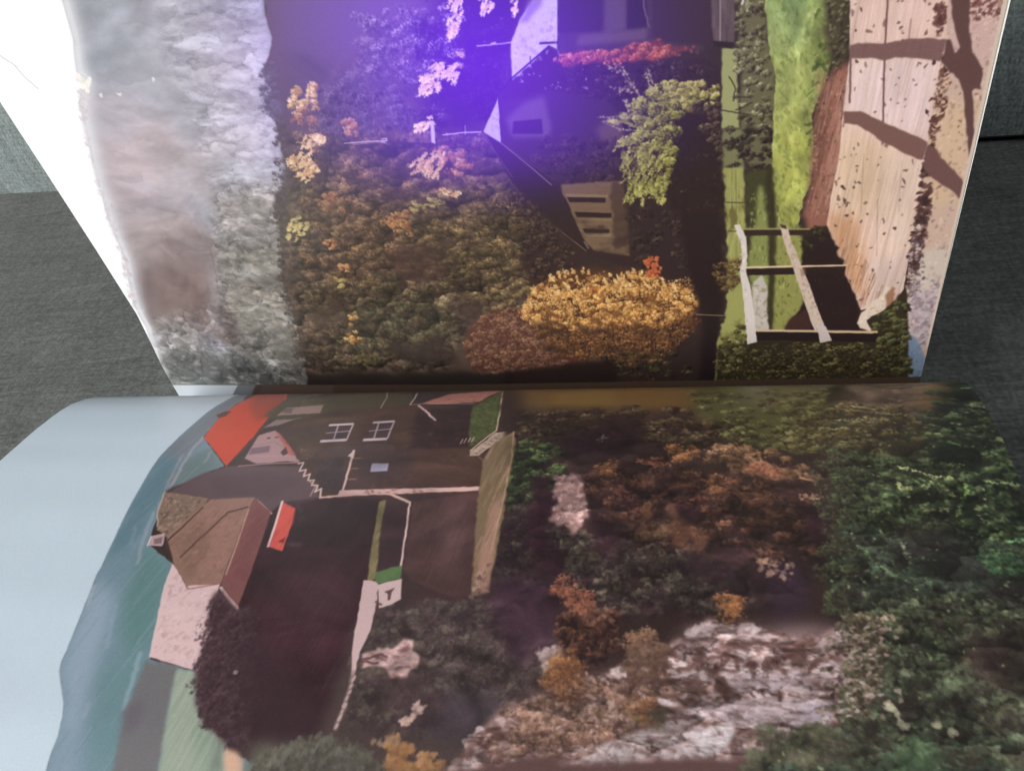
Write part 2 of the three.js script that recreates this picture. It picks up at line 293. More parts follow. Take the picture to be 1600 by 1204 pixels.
  foliage(g, [905,465,1017,443,1078,509,978,585,874,561], 70, hazy, { r: [12, 26], m: 40, a: [0.2, 0.5] });
  foliage(g, [758,563,932,555,952,678,741,688], 90, hazy, { r: [12, 26], m: 40, a: [0.15, 0.45], bias: -0.08 });
  foliage(g, [1014,454,1200,465,1147,683,980,681], 110, [[20, 14, 16], [26, 18, 20], [40, 30, 30], [66, 52, 48], [104, 86, 74]], { r: [12, 26], m: 30, a: [0.2, 0.5], bias: -0.15 });
  foliage(g, [913,442,1048,424,1138,469,1070,544,975,598,887,563], 60, [[44, 34, 42], [90, 74, 84], [150, 130, 136], [206, 186, 186], [236, 220, 214]], { r: [8, 18], m: 34, s: [1.1, 2.6], a: [0.25, 0.6], loose: 0.8 });
  foliage(g, [753,576,978,585,1067,675,918,697,729,680], 60, [[40, 28, 36], [76, 60, 70], [126, 106, 112], [180, 156, 152]], { r: [8, 18], m: 34, s: [1.1, 2.6], a: [0.2, 0.5], loose: 0.8 });
  foliage(g, [1138,469,1210,478,1177,593,1107,679,1039,672,1105,561], 40, [[22, 15, 18], [46, 36, 40], [96, 78, 80], [160, 136, 130]], { r: [8, 16], m: 22, s: [1, 2.4], a: [0.2, 0.5], loose: 0.8, bias: -0.1 });
  foliage(g, [687,669,1115,707,1092,824,648,807], 190, brown, { r: [10, 22], m: 40, a: [0.3, 0.75] });
  foliage(g, [654,791,886,808,844,1069,544,1118], 300, brown, { r: [9, 20], m: 40, a: [0.3, 0.75], bias: 0.04 });
  foliage(g, [608,804,696,810,518,1305,450,1303,480,1116], 80, [[78, 64, 54], [94, 80, 66], [108, 94, 78], [124, 110, 92]], { r: [12, 24], m: 30, a: [0.15, 0.4] });
  foliage(g, [881,824,1191,831,1173,1047,850,1050], 260, olive, { r: [9, 20], m: 44, asp: [0.25, 0.6], ang: 0.3, av: 0.5, a: [0.35, 0.85], bias: 0.02 });
  foliage(g, [541,1057,855,1032,959,1152,886,1333,464,1349], 330, [[48, 38, 34], [70, 58, 46], [94, 82, 62], [116, 106, 78], [138, 126, 96]], { r: [9, 20], m: 42, a: [0.3, 0.75] });
  foliage(g, [628,1142,896,1130,897,1280,639,1285], 150, [[46, 42, 34], [66, 62, 48], [88, 86, 64], [108, 106, 80]], { r: [9, 18], m: 36, a: [0.3, 0.65], bias: 0.08 });
  foliage(g, [932,989,1152,984,1157,1101,992,1153,923,1092], 110, [[52, 36, 32], [80, 64, 46], [114, 98, 66], [150, 134, 88], [182, 164, 108]], { r: [8, 17], m: 40, asp: [0.3, 0.6], ang: 0.2, av: 0.5 });
  foliage(g, [1009,1076,1157,1046,1140,1158,1022,1174], 60, olive, { r: [8, 15], m: 30, a: [0.4, 0.8] });
  const crowns = (p, n, pal, o = {}) => foliage(g, p, n, pal, { r: [14, 30], m: 120, s: [1.1, 2.7], a: [0.35, 0.8], dark: 1.3, sun: [-0.35, -0.95], sq: 0.75, loose: 0.2, ...o });
  crowns([687,706,941,721,929,877,777,1067,581,1119,580,980], 85, [[48, 33, 29], [84, 62, 48], [120, 92, 66], [158, 124, 84], [192, 156, 106]]);
  crowns([916,810,1191,831,1157,1046,944,1074,891,960], 80, [[46, 34, 26], [84, 68, 46], [122, 102, 66], [156, 132, 82], [190, 164, 108]], { asp: [0.25, 0.6], ang: 0.3, av: 0.5 });
  crowns([568,1058,944,1074,951,1191,890,1311,515,1315], 85, [[40, 33, 28], [72, 60, 45], [102, 90, 64], [132, 118, 84], [160, 142, 102]]);
  mottle(g, [684,714,1104,764,1187,862,1108,1062,935,1112,610,1141,580,980], { sx: 34, sy: 26, col: [186, 148, 98], thr: 0.3, gain: 4, max: 0.5, z: 39, warp: 1.2 });
  pieces(g, [676,675,1111,728,1217,848,1144,1082,989,1173,880,1355,444,1348,545,978], { sx: 64, sy: 46, tone: 0.16, side: 0.36, joint: 0.34, width: 0.3, z: 11, warp: 0.5, feather: 8 });
  pieces(g, [676,675,1111,728,1217,848,1144,1082,989,1173,880,1355,444,1348,545,978], { sx: 26, sy: 18, tone: 0.1, side: 0.24, joint: 0.2, width: 0.35, z: 12, warp: 0.5, feather: 8 });
  mottle(g, [673,682,1110,735,1203,847,1144,1082,989,1173,883,1344,468,1337,498,1117], { sx: 58, sy: 44, col: [50, 34, 32], thr: 0.16, gain: 2.6, max: 0.45, z: 41, warp: 1.2, oct: 4 });
  mottle(g, [669,674,1111,728,1217,848,1152,1082,985,1192,880,1355,464,1349,489,1116], { sx: 62, sy: 48, amp: 0.3, z: 37, warp: 1.2, oct: 3 });
  g.save(); trace(g, clipPoly); g.clip();
  soft([824,966,954,964,934,1045,842,1079,808,1029], [60, 38, 38], 12, 0.6);
  soft([738,1267,886,1249,917,1312,774,1340], [48, 38, 37], 10, 0.75);
  soft([533,1147,632,1130,644,1178,570,1205,523,1175], [64, 52, 44], 8, 0.6);
  soft([851,822,909,834,903,858,854,863], [56, 38, 38], 8, 0.6); soft([950,1083,1019,1145,998,1192,948,1191], [52, 38, 38], 9, 0.6); soft([990,755,1039,797,992,808], [60, 40, 46], 8, 0.5);
  soft([420,1357,1058,1358,1034,1497,345,1497], [34, 28, 26], 8, 0.85);
  soft([459,1115,490,1095,462,1219,442,1231], [64, 54, 50], 4, 0.8); soft([431,1177,470,1174,456,1303,423,1307], [72, 64, 60], 6, 0.6); soft([657,522,689,531,674,551,655,541], [120, 112, 130], 4, 0.7); soft([634,591,686,594,677,617,647,615], [112, 102, 122], 5, 0.8);
  g.restore();
  fill(g, [666,682,1107,750,1215,864,1152,1082,985,1192,886,1333,472,1326,493,1116], [118, 98, 74], { blur: 30, a: 0.2 });
  clipPoly = null;
  foliage(g, [667,513,700,511,680,624,662,652,646,618,630,605], 50, [[84, 72, 92], [104, 92, 110], [130, 120, 136]], { r: [5, 11], m: 18, s: [1.2, 3], a: [0.2, 0.5] });
  foliage(g, [653,636,677,638,619,805,579,853,559,852], 60, [[70, 58, 60], [92, 80, 80], [120, 110, 112]], { r: [5, 11], m: 18, s: [1.2, 3], a: [0.2, 0.55] });
  foliage(g, [559,852,586,853,502,1075,479,1304,444,1303,480,1074], 110, [[62, 52, 46], [88, 78, 68], [116, 108, 98]], { r: [5, 12], m: 20, s: [1.2, 3], a: [0.25, 0.6] });
  clipPoly = ragged(slope, 4, 8);
  // bright autumn bushes: [outline, palette, clumps, radius, fleck size]
  const gold = [[120, 80, 48], [176, 128, 74], [212, 168, 98], [234, 200, 134], [246, 224, 172]], peach = [[138, 106, 62], [196, 158, 92], [230, 194, 122], [245, 220, 156], [252, 236, 190]], ember = [[88, 56, 42], [132, 88, 60], [170, 116, 76], [198, 146, 98], [220, 176, 126]], pale = [[110, 98, 60], [158, 140, 84], [190, 170, 104], [212, 192, 128], [226, 208, 150]];
  const tuft = (p, pal, n, r = [6, 12], s = [1.3, 2.8], o = {}) => foliage(g, p, Math.round(n * 1.5), pal, { r, s: [s[0] * 0.75, s[1] * 0.75], m: 30, dark: 0.5, bias: 0, loose: 1.1, a: [0.35, 0.75], ...o });
  const branchy = (p, pal, n, len, ang) => { if (!openPixels(g, p, len[1] + 12)) return; const bb = box(p); for (let i = 0; i < n; i++) { const [x, y] = pick(p, bb), a0 = ang + gauss() * 0.5, L = rr(len[0], len[1]), tone = rr(-0.3, 0.2); for (let k = 0; k < 9; k++) { const t = k / 9; for (let q = 0; q < 3; q++) spot(x + Math.cos(a0) * L * t + gauss() * 3, y + Math.sin(a0) * L * t + gauss() * 3, rr(1.2, 3) * (1.1 - t * 0.5), 0.65, R() * 3, jit(mix(pal[1], pal[pal.length - 1], clamp(0.3 + tone + t * 0.6 + gauss() * 0.3, 0, 1)), 12), 0.8); } } closePixels(g); };
  tuft([708,585,752,559,777,571,757,603,733,629,705,615], peach, 16, [7, 13], [2, 4.5], { a: [0.4, 0.8] });
  tuft([706,620,750,624,742,644,705,641], ember, 7, [7, 12], [2, 4], { a: [0.3, 0.5] });
  branchy([1114,378,1142,382,1116,466,1096,499,1079,504,1075,494,1094,464], peach, 50, [12, 26], 2.2);
  branchy([1154,405,1210,412,1176,462,1156,471], peach, 26, [10, 22], 2.4);
  branchy([1218,434,1234,447,1220,477,1210,466], peach, 7, [8, 16], 2.4);
  branchy([1000,581,1024,557,1055,549,1082,561,1090,584,1058,591,1015,613,999,601], peach, 52, [12, 26], 2.5);
  tuft([1086,541,1102,541,1098,557,1085,556], peach, 4);
  tuft([805,653,829,643,842,657,830,676,801,673], ember, 8, [6, 10], [2, 4], { bias: 0.25 });
  branchy([956,676,984,667,1007,656,1008,672,982,687,959,688], peach, 20, [8, 16], 2.6);
  branchy([650,720,690,699,730,676,756,669,758,684,723,702,709,731,718,751,689,777,657,784,661,756,646,739], gold, 64, [10, 22], 2.7);
  branchy([711,677,756,669,753,689,714,695], peach, 14, [8, 16], 2.6);
  branchy([934,756,979,733,1011,730,1022,745,998,783,974,796,958,779,938,775], gold, 46, [10, 22], 2.4);
  tuft([1011,730,1066,740,1072,779,1027,797,998,783], ember, 18, [7, 12], [1.8, 3.6], { a: [0.35, 0.7], bias: 0.15 });
  tuft([835,896,860,875,887,870,894,900,877,928,840,922], ember, 20, [6, 11], [1.8, 3.6], { bias: 0.12 });
  branchy([569,902,610,869,641,868,641,892,598,933,573,935], pale, 34, [8, 18], 2.6);
  tuft([654,940,683,934,694,953,662,966], ember, 7, [5, 8], [1.8, 3.4], { bias: 0.2 });
  tuft([696,810,743,814,726,863,688,852], ember, 12, [7, 12], [1.8, 3.6], { a: [0.3, 0.6] });
  tuft([668,1008,694,1001,702,1021,674,1031], ember, 5, [5, 8], [1.8, 3.4], { bias: 0.22 });
  tuft([648,1053,680,1043,668,1078,643,1077], pale, 5, [5, 8], [1.8, 3.2], { a: [0.4, 0.7] });
  tuft([614,1231,651,1221,660,1240,618,1256], gold, 8, [5, 8], [1.8, 3.4], { a: [0.5, 0.8], bias: -0.05 });
  tuft([639,1162,678,1156,666,1183,638,1190], gold, 5, [5, 8], [1.8, 3.2], { a: [0.4, 0.7], bias: -0.05 });
  tuft([619,1302,662,1286,691,1303,666,1325,620,1324], [[70, 62, 40], [104, 94, 56], [128, 116, 68], [146, 134, 84]], 12, [6, 11]);
  tuft([907,842,934,857,986,835,997,848,949,871,911,875], pale, 16, [5, 9], [1.4, 3], { a: [0.4, 0.8], bias: -0.08 });
  branchy([975,818,1031,835,1023,844,984,841], gold, 10, [8, 14], 0.2);
  // rust bush
  fill(g, [940,1263,1008,1177,1091,1157,1169,1178,1242,1238,1245,1361,952,1356], [88, 54, 44], { rag: 6, blur: 3 });
  foliage(g, [938,1271,1008,1177,1091,1160,1167,1193,1224,1257,1195,1360,968,1365], 240, [[66, 42, 36], [98, 66, 52], [130, 92, 70], [162, 120, 92], [188, 144, 114]], { r: [7, 14], m: 36, s: [1.3, 3.2], asp: [0.3, 0.7], a: [0.5, 0.95] });
  dabs(g, [942,1267,1008,1177,1091,1160,1167,1193,1224,1257,1178,1360,968,1365], 2200, [[192, 142, 112], [150, 100, 76], [104, 66, 52], [62, 38, 34]], { s: [1, 2.4], asp: [0.35, 0.65], a: [0.35, 0.8] });
  clipPoly = null; g.restore();
  // cables and slim spires of the far roof
  for (const [p, w, c] of [[[795,699,858,700,894,701], 2.4, [206, 190, 196]], [[815,704,893,702], 1.2, [170, 150, 160]], [[883,697,895,696,892,706,881,704], 2.5, [200, 184, 188]], [[1021,700,1070,699,1105,701], 2.6, [214, 198, 206]], [[1074,684,1070,703], 1.6, [210, 196, 204]], [[1132,529,1170,530,1201,530], 2.4, [206, 190, 206]], [[1161,528,1169,527], 3.5, [190, 172, 190]], [[892,705,1000,719], 4, [56, 40, 40]]]) line(g, p, c, w, { rag: 0.6, a: 0.9 });
  fill(g, [1001,666,1009,670,1000,719,992,714], [196, 182, 192], { blur: 0.8 });

  // ---- the two farmhouses
  const roofDark = [50, 34, 36];
  fill(g, [1112,702,1155,630,1190,595,1273,548,1294,581,1556,600,1596,625,1608,1067,1566,1208,1390,1148,1389,1057,1270,999,1220,929,1150,820], roofDark, { rag: 3 });
  fill(g, [1339,162,1559,197,1556,586,1287,559], [66, 50, 54], { blur: 2 });
  fill(g, [1339,162,1291,524,1377,531,1412,174], [50, 36, 44], { blur: 2 });
  fill(g, [1388,435,1425,419,1419,534,1377,534], [86, 70, 76], { blur: 4 });
  fill(g, [1427,419,1454,422,1459,532,1419,532], [44, 30, 36], { blur: 1.5 });
  line(g, [1449,422,1452,496,1459,532], [118, 98, 100], 3, { rag: 1, a: 0.8 });
  fill(g, [1479,185,1570,199,1570,578,1465,557], [58, 40, 44], { blur: 2 });
  fill(g, [1330,531,1419,534,1457,534,1453,554,1322,551], [92, 74, 78], { blur: 3 });
  // white gable of the upper house
  fill(g, [1199,530,1223,491,1252,460,1291,341,1316,345,1287,554,1272,543,1232,574,1189,602], [196, 186, 198], { rag: 1.2, blur: 0.8 });
  fill(g, [1222,497,1250,460,1273,399,1291,401,1267,473,1239,497], [132, 112, 132], { rag: 4, blur: 3, a: 0.85 });
  dabs(g, [1201,530,1299,466,1289,544,1192,598], 90, [[214, 204, 212], [170, 158, 172], [150, 138, 152]], { s: [2, 6], a: [0.2, 0.5] });
  line(g, [1255,538,1287,540], [44, 30, 40], 4); line(g, [1283,534,1287,554,1289,576], [150, 132, 140], 2.2, { a: 0.8 }); line(g, [1315,344,1287,554], [30, 22, 30], 1.6);
  line(g, [1232,560,1231,574], [60, 44, 56], 2);
  // red creeper under the eaves
  fill(g, [1286,563,1321,560,1393,566,1441,557,1476,554,1499,577,1533,576,1486,592,1391,587,1293,586], [112, 54, 50], { rag: 5, blur: 2 });
  foliage(g, [1286,563,1321,560,1393,570,1441,559,1476,556,1496,579,1487,590,1391,587,1293,583], 90, [[92, 44, 38], [136, 66, 52], [178, 92, 70], [204, 124, 96], [226, 166, 138]], { r: [4, 10], m: 22, s: [1.1, 2.5], dark: 0.8, bias: 0, loose: 0.7 });
  dabs(g, [1487,569,1551,576,1545,589,1487,588], 40, [[150, 84, 76], [110, 62, 58]], { s: [1.4, 3] });
  // dark creeper wall with a few light leaves
  foliage(g, [1293,586,1510,600,1568,622,1411,655,1345,688,1283,669], 60, [[38, 22, 26], [50, 32, 36], [66, 46, 50], [92, 72, 74], [128, 108, 106]], { r: [9, 18], m: 26, s: [1.3, 3], bias: -0.1 });
  dabs(g, [1192,582,1439,597,1399,642,1198,621], 70, [[190, 172, 182], [150, 132, 142]], { s: [1.2, 2.8], thr: 0.05, sc: 30 });
  fill(g, [1158,643,1262,628,1385,666,1373,815,1248,826,1142,727], [58, 42, 48], { blur: 4 });
  fill(g, [1205,648,1248,639,1254,706,1246,725,1168,719,1162,678], [92, 76, 84], { blur: 5 });
  fill(g, [1342,714,1398,693,1398,755,1352,745], [92, 72, 68], { blur: 6 });
  fill(g, [1177,685,1236,685,1234,717,1170,711], [46, 32, 44], { blur: 0.8 });
  fill(g, [1397,703,1443,700,1436,728,1398,722], [40, 28, 30], { blur: 0.8 });
  foliage(g, [1168,719,1379,738,1384,834,1261,833,1198,789], 60, [[36, 22, 24], [54, 38, 38], [74, 56, 52], [98, 78, 68]], { r: [8, 16], m: 26, s: [1.3, 3] });
  // tan wall with dark shutters
  fill(g, [1256,833,1387,834,1389,923,1391,1022,1313,1004,1281,965,1257,867], [116, 92, 72], { rag: 2, blur: 1.5 });
  streaks(g, [1261,836,1384,837,1385,1005,1314,1001,1276,948], 120, [[140, 114, 90], [90, 68, 54]], { len: [12, 40], a: [0.1, 0.4] });
  for (const [p, c] of [[[1266,864,1349,872,1348,883,1270,877], [46, 30, 28]], [[1278,901,1358,910,1357,921,1282,915], [44, 28, 26]], [[1291,944,1350,951,1349,959,1295,956], [44, 28, 26]], [[1264,856,1355,865,1354,871,1266,864], [136, 112, 88]], [[1292,956,1352,961,1351,969,1297,966], [140, 116, 90]], [[1279,916,1361,923,1360,929,1284,924], [132, 108, 84]]]) fill(g, p, c, { rag: 0.6, step: 14 });
  fill(g, [1364,835,1391,834,1395,989,1357,1007], [74, 54, 46], { rag: 5, blur: 2, a: 0.8 });
  // light gable tips, roof verges
  fill(g, [1110,700,1154,634,1143,727,1127,717], [188, 178, 192], { rag: 0.8 }); dabs(g, [1121,694,1152,643,1140,721], 14, [[150, 138, 156]], { s: [2, 4], a: [0.3, 0.5] });
  fill(g, [1112,703,1143,728,1242,835,1263,867,1283,949,1302,1004,1278,992,1218,925,1151,819,1123,737], [48, 32, 33], { rag: 1.2 });
  line(g, [1112,703,1144,730,1198,789,1236,833], [150, 126, 138], 2.2, { a: 0.85 }); line(g, [1112,703,1125,745,1153,807], [128, 104, 112], 1.6, { a: 0.7 });
  line(g, [1142,727,1246,823], [96, 74, 82], 1.6, { a: 0.6 }); line(g, [1214,920,1252,960,1293,1003], [152, 128, 112], 2, { a: 0.9 }); line(g, [1291,979,1299,997], [150, 130, 116], 3, { a: 0.8 });
  line(g, [1101,851,1144,854,1169,861], [140, 116, 108], 1.6, { a: 0.8 }); line(g, [1153,630,1190,597,1271,545], [30, 20, 26], 3);
  foliage(g, [1092,824,1172,861,1193,910,1109,889], 20, brown, { r: [6, 12], m: 22, s: [1.2, 2.6] });
  fill(g, [1150,825,1221,920,1290,1013,1262,1069,1164,1102,1134,1045,1168,942], [54, 37, 35], { rag: 5, blur: 6 }); foliage(g, [1143,820,1208,911,1269,1002,1232,1058,1158,1092,1140,1009], 110, [[36, 24, 24], [56, 41, 37], [80, 62, 50], [110, 90, 68], [142, 120, 90]], { r: [6, 14], m: 26, s: [1.1, 2.6], bias: -0.1, loose: 0.8 });
  mottle(g, [1250,922,1398,924,1398,1031,1297,1017], { sx: 60, sy: 40, col: [56, 40, 36], thr: -0.2, gain: 2, max: 0.7, z: 57, feather: 10 });
  // creeper lower right of the house
  foliage(g, [1388,876,1514,900,1567,1065,1411,1058,1395,972], 60, [[34, 22, 22], [52, 38, 34], [76, 58, 50], [104, 84, 70]], { r: [7, 14], m: 26, s: [1.3, 3], bias: -0.05 });

  // ---- golden bush
  fill(g, [1108,1176,1183,1084,1232,1058,1308,1053,1411,1058,1453,1077,1517,1098,1549,1144,1531,1207,1476,1263,1364,1304,1204,1287], [78, 50, 34], { rag: 12, step: 14, blur: 8 });
  foliage(g, [1136,1186,1341,1202,1537,1189,1518,1255,1458,1322,1361,1346,1233,1318,1156,1276], 330, [[50, 32, 28], [84, 54, 38], [124, 82, 48], [164, 114, 64], [200, 148, 88]], { r: [7, 15], m: 34, s: [1.2, 2.9], bias: -0.08, loose: 0.6 });
  const shine = [[120, 76, 40], [184, 124, 66], [222, 164, 94], [242, 196, 126], [252, 222, 160]];
  foliage(g, [1112,1172,1162,1098,1227,1056,1243,1094,1322,1068,1343,1098,1410,1065,1466,1106,1513,1097,1549,1138,1529,1181,1462,1215,1243,1230,1142,1212], 300, shine, { r: [7, 13], m: 36, s: [1.3, 3], bias: 0.0, dark: 1, loose: 0.5 });
  mottle(g, [1115,1172,1162,1098,1233,1057,1410,1065,1546,1138,1521,1284,1167,1317], { sx: 46, sy: 34, amp: 0.36, z: 51, warp: 1 });
  branchy([1124,1158,1183,1084,1243,1050,1305,1081,1358,1062,1410,1068,1466,1103,1538,1138,1493,1169,1251,1162], shine, 90, [6, 16], -1.8);
  dabs(g, [1108,1176,1162,1094,1227,1053,1247,1086,1322,1061,1347,1091,1411,1058,1467,1099,1516,1090,1552,1139,1528,1189,1447,1216,1243,1234,1138,1216].map((v) => v + gauss() * 9), 4200, [[250, 218, 150], [240, 196, 120], [222, 166, 92], [192, 132, 66], [140, 88, 44], [104, 64, 38]], { s: [1.3, 3], asp: [0.35, 0.65], ang: -1.3, av: 0.7, a: [0.5, 0.95], j: 10 });
  dabs(g, [1132,1212,1340,1211,1530,1185,1506,1264,1442,1326,1329,1341,1201,1309], 2600, [[206, 152, 92], [170, 118, 68], [132, 88, 52], [92, 60, 42], [62, 42, 34]], { s: [1.2, 2.8], asp: [0.35, 0.65], ang: -1.3, av: 0.8, a: [0.4, 0.9], j: 10 });
  mottle(g, [1115,1169,1166,1094,1233,1057,1410,1065,1546,1138,1528,1245,1362,1333,1186,1297], { sx: 40, sy: 30, col: [98, 60, 34], thr: 0.14, gain: 3.4, max: 0.75, z: 53, warp: 1.2, feather: 8 });
  mottle(g, [1111,1195,1245,1209,1537,1189,1490,1303,1345,1352,1168,1306], { sx: 60, sy: 40, col: [60, 40, 32], thr: 0.05, gain: 2.5, max: 0.6, z: 55, warp: 1.2, feather: 10 });
  branchy(ragged([1115,1169,1177,1083,1240,1050,1307,1067,1358,1055,1410,1065,1472,1099,1546,1135], 6, 14, false).concat([1495,1126,1349,1102,1190,1141]), shine, 46, [8, 20], -1.7);
  dabs(g, [1241,1086,1260,1080,1265,1106,1246,1109], 12, [[80, 46, 30]], { s: [3, 6] });
  dabs(g, [1414,1126,1444,1127,1438,1149,1414,1148], 12, [[120, 70, 40]], { s: [3, 6] });
  branchy([1421,1037,1455,1029,1462,1078,1426,1090], [[110, 46, 30], [160, 74, 46], [186, 92, 56], [206, 116, 72]], 34, [6, 12], -1.6);
  dabs(g, [1286,1095,1307,1096,1301,1122,1286,1121], 12, [[200, 110, 58]], { s: [2, 4] });
  foliage(g, [1301,1295,1460,1282,1527,1355,1487,1412,1307,1410], 60, [[26, 22, 18], [44, 38, 28], [74, 64, 44], [112, 98, 66], [146, 132, 92]], { r: [7, 14], m: 26, s: [1.5, 3.6], asp: [0.25, 0.5] });
  fill(g, [1041,1358,1331,1320,1339,1428,1010,1430], [34, 22, 22], { blur: 7, a: 0.9 });
  fill(g, [1552,1171,1588,1118,1589,1431,1537,1430,1545,1284], [36, 24, 25], { blur: 7 });
  fill(g, [1501,915,1593,921,1595,1173,1552,1208,1524,1098], [40, 26, 27], { blur: 5 });

  // ---- weeping shrub
  fill(g, [1483,688,1526,654,1585,673,1599,764,1606,937,1487,914,1465,808], [44, 28, 28], { blur: 5 });
  const lime = [[54, 46, 24], [98, 92, 42], [142, 138, 62], [180, 176, 86], [212, 206, 122]];
  foliage(g, [1415,681,1448,646,1497,637,1520,666,1500,755,1490,824,1427,791,1410,748], 110, lime, { r: [7, 14], m: 34, s: [1.5, 3.6], bias: 0 });
  foliage(g, [1484,648,1532,635,1577,652,1589,685,1531,695,1495,676], 56, [[70, 62, 36], [122, 112, 60], [164, 154, 86], [196, 186, 112], [208, 190, 140]], { r: [5, 11], loose: 0.6, m: 30, s: [1.5, 3.4], bias: 0.05 });
  foliage(g, [1532,680,1591,686,1592,818,1555,734], 40, [[42, 28, 26], [70, 54, 44], [112, 92, 70], [150, 128, 98]], { r: [6, 12], m: 22, s: [1.3, 3], bias: -0.1 });
  branchy([1397,760,1480,754,1489,853,1423,863,1387,802], lime, 70, [14, 32], 2.0);
  branchy([1397,839,1477,838,1475,885,1388,879], lime, 34, [10, 22], 1.8);
  branchy([1363,696,1414,694,1431,722,1400,719], lime, 14, [12, 24], 3.3);
  branchy([1392,739,1443,734,1429,756,1384,759], lime, 12, [12, 24], 2.8);
  for (const p of [[1435,658,1418,633,1402,607,1379,595], [1435,658,1413,616,1405,598], [1454,650,1452,627,1448,612], [1460,648,1457,620,1454,608], [1423,651,1409,640,1391,650], [1414,692,1407,668,1405,660], [1433,696,1383,694,1349,693], [1424,728,1393,722,1356,702]]) { line(g, p, [128, 112, 96], 1.6, { rag: 1.5, a: 0.8 }); for (let i = 0; i + 3 < p.length; i += 2) for (let k = 0; k < 10; k++) { const t = R(); dab(g, lerp(p[i], p[i + 2], t) + gauss() * 4, lerp(p[i + 1], p[i + 3], t) + gauss() * 4, rr(1.5, 3.2), 0.6, R() * 3, jit([170, 156, 128], 16), 0.85); } }
  dabs(g, [1415,681,1448,646,1497,634,1532,638,1579,660,1544,681,1502,690,1488,824,1475,882,1395,877,1393,802,1429,763], 1500, [[214, 208, 126], [176, 172, 84], [120, 116, 52], [70, 62, 32]], { s: [1, 2.3], asp: [0.35, 0.65], a: [0.4, 0.85] });
  dabs(g, [1481,740,1592,737,1600,921,1487,914], 90, [[84, 64, 56], [62, 46, 42]], { s: [1.3, 3], a: [0.3, 0.8] });

  // ---- lantern, pale wall and climbing plants
  fill(g, [1588,585,1615,588,1616,639,1623,740,1589,737], [156, 158, 104], { rag: 2, blur: 1 });
  fill(g, [1589,737,1628,740,1637,864,1593,847], [120, 118, 82], { rag: 4, blur: 2 });
  fill(g, [1608,205,1652,212,1665,553,1684,635,1693,812,1681,882,1629,793,1620,616], [104, 98, 70], { rag: 3, blur: 2 });
  foliage(g, [1605,403,1661,411,1670,621,1685,745,1629,793,1614,627], 120, [[44, 34, 28], [80, 72, 52], [122, 118, 86], [162, 160, 122], [196, 192, 154]], { r: [4, 11], m: 26, s: [1.1, 2.8], loose: 0.8 });
  foliage(g, [1592,737,1684,732,1691,883,1605,848], 40, [[32, 22, 22], [50, 38, 34], [84, 72, 56], [128, 118, 86]], { r: [6, 12], m: 20, s: [1.3, 3.2], bias: -0.1 });
  for (const p of [[1602,638,1614,663,1610,685], [1589,701,1615,708,1639,713], [1615,703,1645,691], [1617,676,1640,681]]) line(g, p, [50, 38, 32], 2, { rag: 1.4 });
  fill(g, [1570,199,1606,205,1610,576,1602,582,1574,572,1570,542], [92, 76, 76], { rag: 1, blur: 0.8 }); streaks(g, [1570,438,1610,443,1610,576,1572,572], 60, [[124, 106, 104], [60, 46, 46]], { ang: 1.57, len: [16, 50], a: [0.2, 0.6] });
  line(g, [1585,400,1585,571], [166, 148, 144], 2.4, { a: 0.8 }); fill(g, [1572,569,1610,576,1606,587,1574,579], [44, 30, 30]); line(g, [1624,506,1622,512], [220, 206, 200], 4);
  // mown grass
  const lawn = [1649,212,1784,233,1790,505,1789,578,1780,624,1768,681,1753,726,1763,791,1764,860,1750,913,1744,964,1738,1073,1719,1072,1702,958,1688,868,1686,745,1685,646,1668,576,1661,510];
  fill(g, lawn, [166, 172, 100], { rag: 3 });
  clipPoly = ragged(lawn, 3, 8); g.save(); trace(g, clipPoly); g.clip();
  fill(g, [1643,211,1780,232,1785,567,1734,594,1658,597], [134, 158, 108], { blur: 34, a: 0.9 });
  fill(g, [1663,730,1767,728,1783,1075,1676,1070], [174, 174, 84], { blur: 24, a: 0.8 });
  fill(g, [1739,520,1802,527,1782,645,1757,778,1744,688], [122, 126, 70], { blur: 14, a: 0.7 });
  dabs(g, lawn, 2600, [[182, 186, 116], [148, 158, 88], [116, 130, 68], [194, 194, 132], [94, 106, 52]], { s: [2, 7], asp: [0.25, 0.6], ang: 1.2, av: 0.5, a: [0.12, 0.5] });
  dabs(g, [1734,519,1802,527,1775,691,1754,831], 120, [[60, 76, 36], [74, 84, 40]], { s: [3, 8], asp: [0.3, 0.6], a: [0.3, 0.7], thr: 0.02, sc: 40 });
  clipPoly = null; g.restore();
  mottle(g, lawn, { sx: 30, sy: 70, amp: 0.3, z: 61, warp: 0.8, feather: 4 });
  fill(g, [1740,226,1784,233,1815,592,1805,636,1782,645,1766,587], [66, 56, 44], { rag: 6, blur: 4, a: 0.9 }); dabs(g, [1757,481,1798,487,1808,636,1780,645], 120, [[96, 88, 62], [48, 38, 32], [130, 122, 90]], { s: [1.5, 4] });

  // ---- red earth, boarded deck with tree shadows, gravel
  fill(g, [1801,635,1814,637,1821,758,1810,877,1807,965,1866,1129,1896,1218,1866,1254,1822,1077,1766,993,1754,931,1764,860,1760,752,1773,667], [148, 96, 82], { rag: 5, blur: 5 });
  fill(g, [1798,670,1814,660,1811,809,1805,920,1792,934,1792,807], [190, 140, 122], { blur: 7, a: 0.8 }); fill(g, [1767,679,1788,657,1784,793,1773,918,1761,859,1762,752], [110, 72, 60], { blur: 6, a: 0.7 });
  streaks(g, [1754,642,1814,637,1811,836,1804,950,1763,947,1760,752], 260, [[196, 146, 126], [108, 66, 56], [206, 160, 140], [86, 54, 46]], { ang: 1.72, av: 0.06, len: [12, 60], w: [1, 3], a: [0.12, 0.4] });
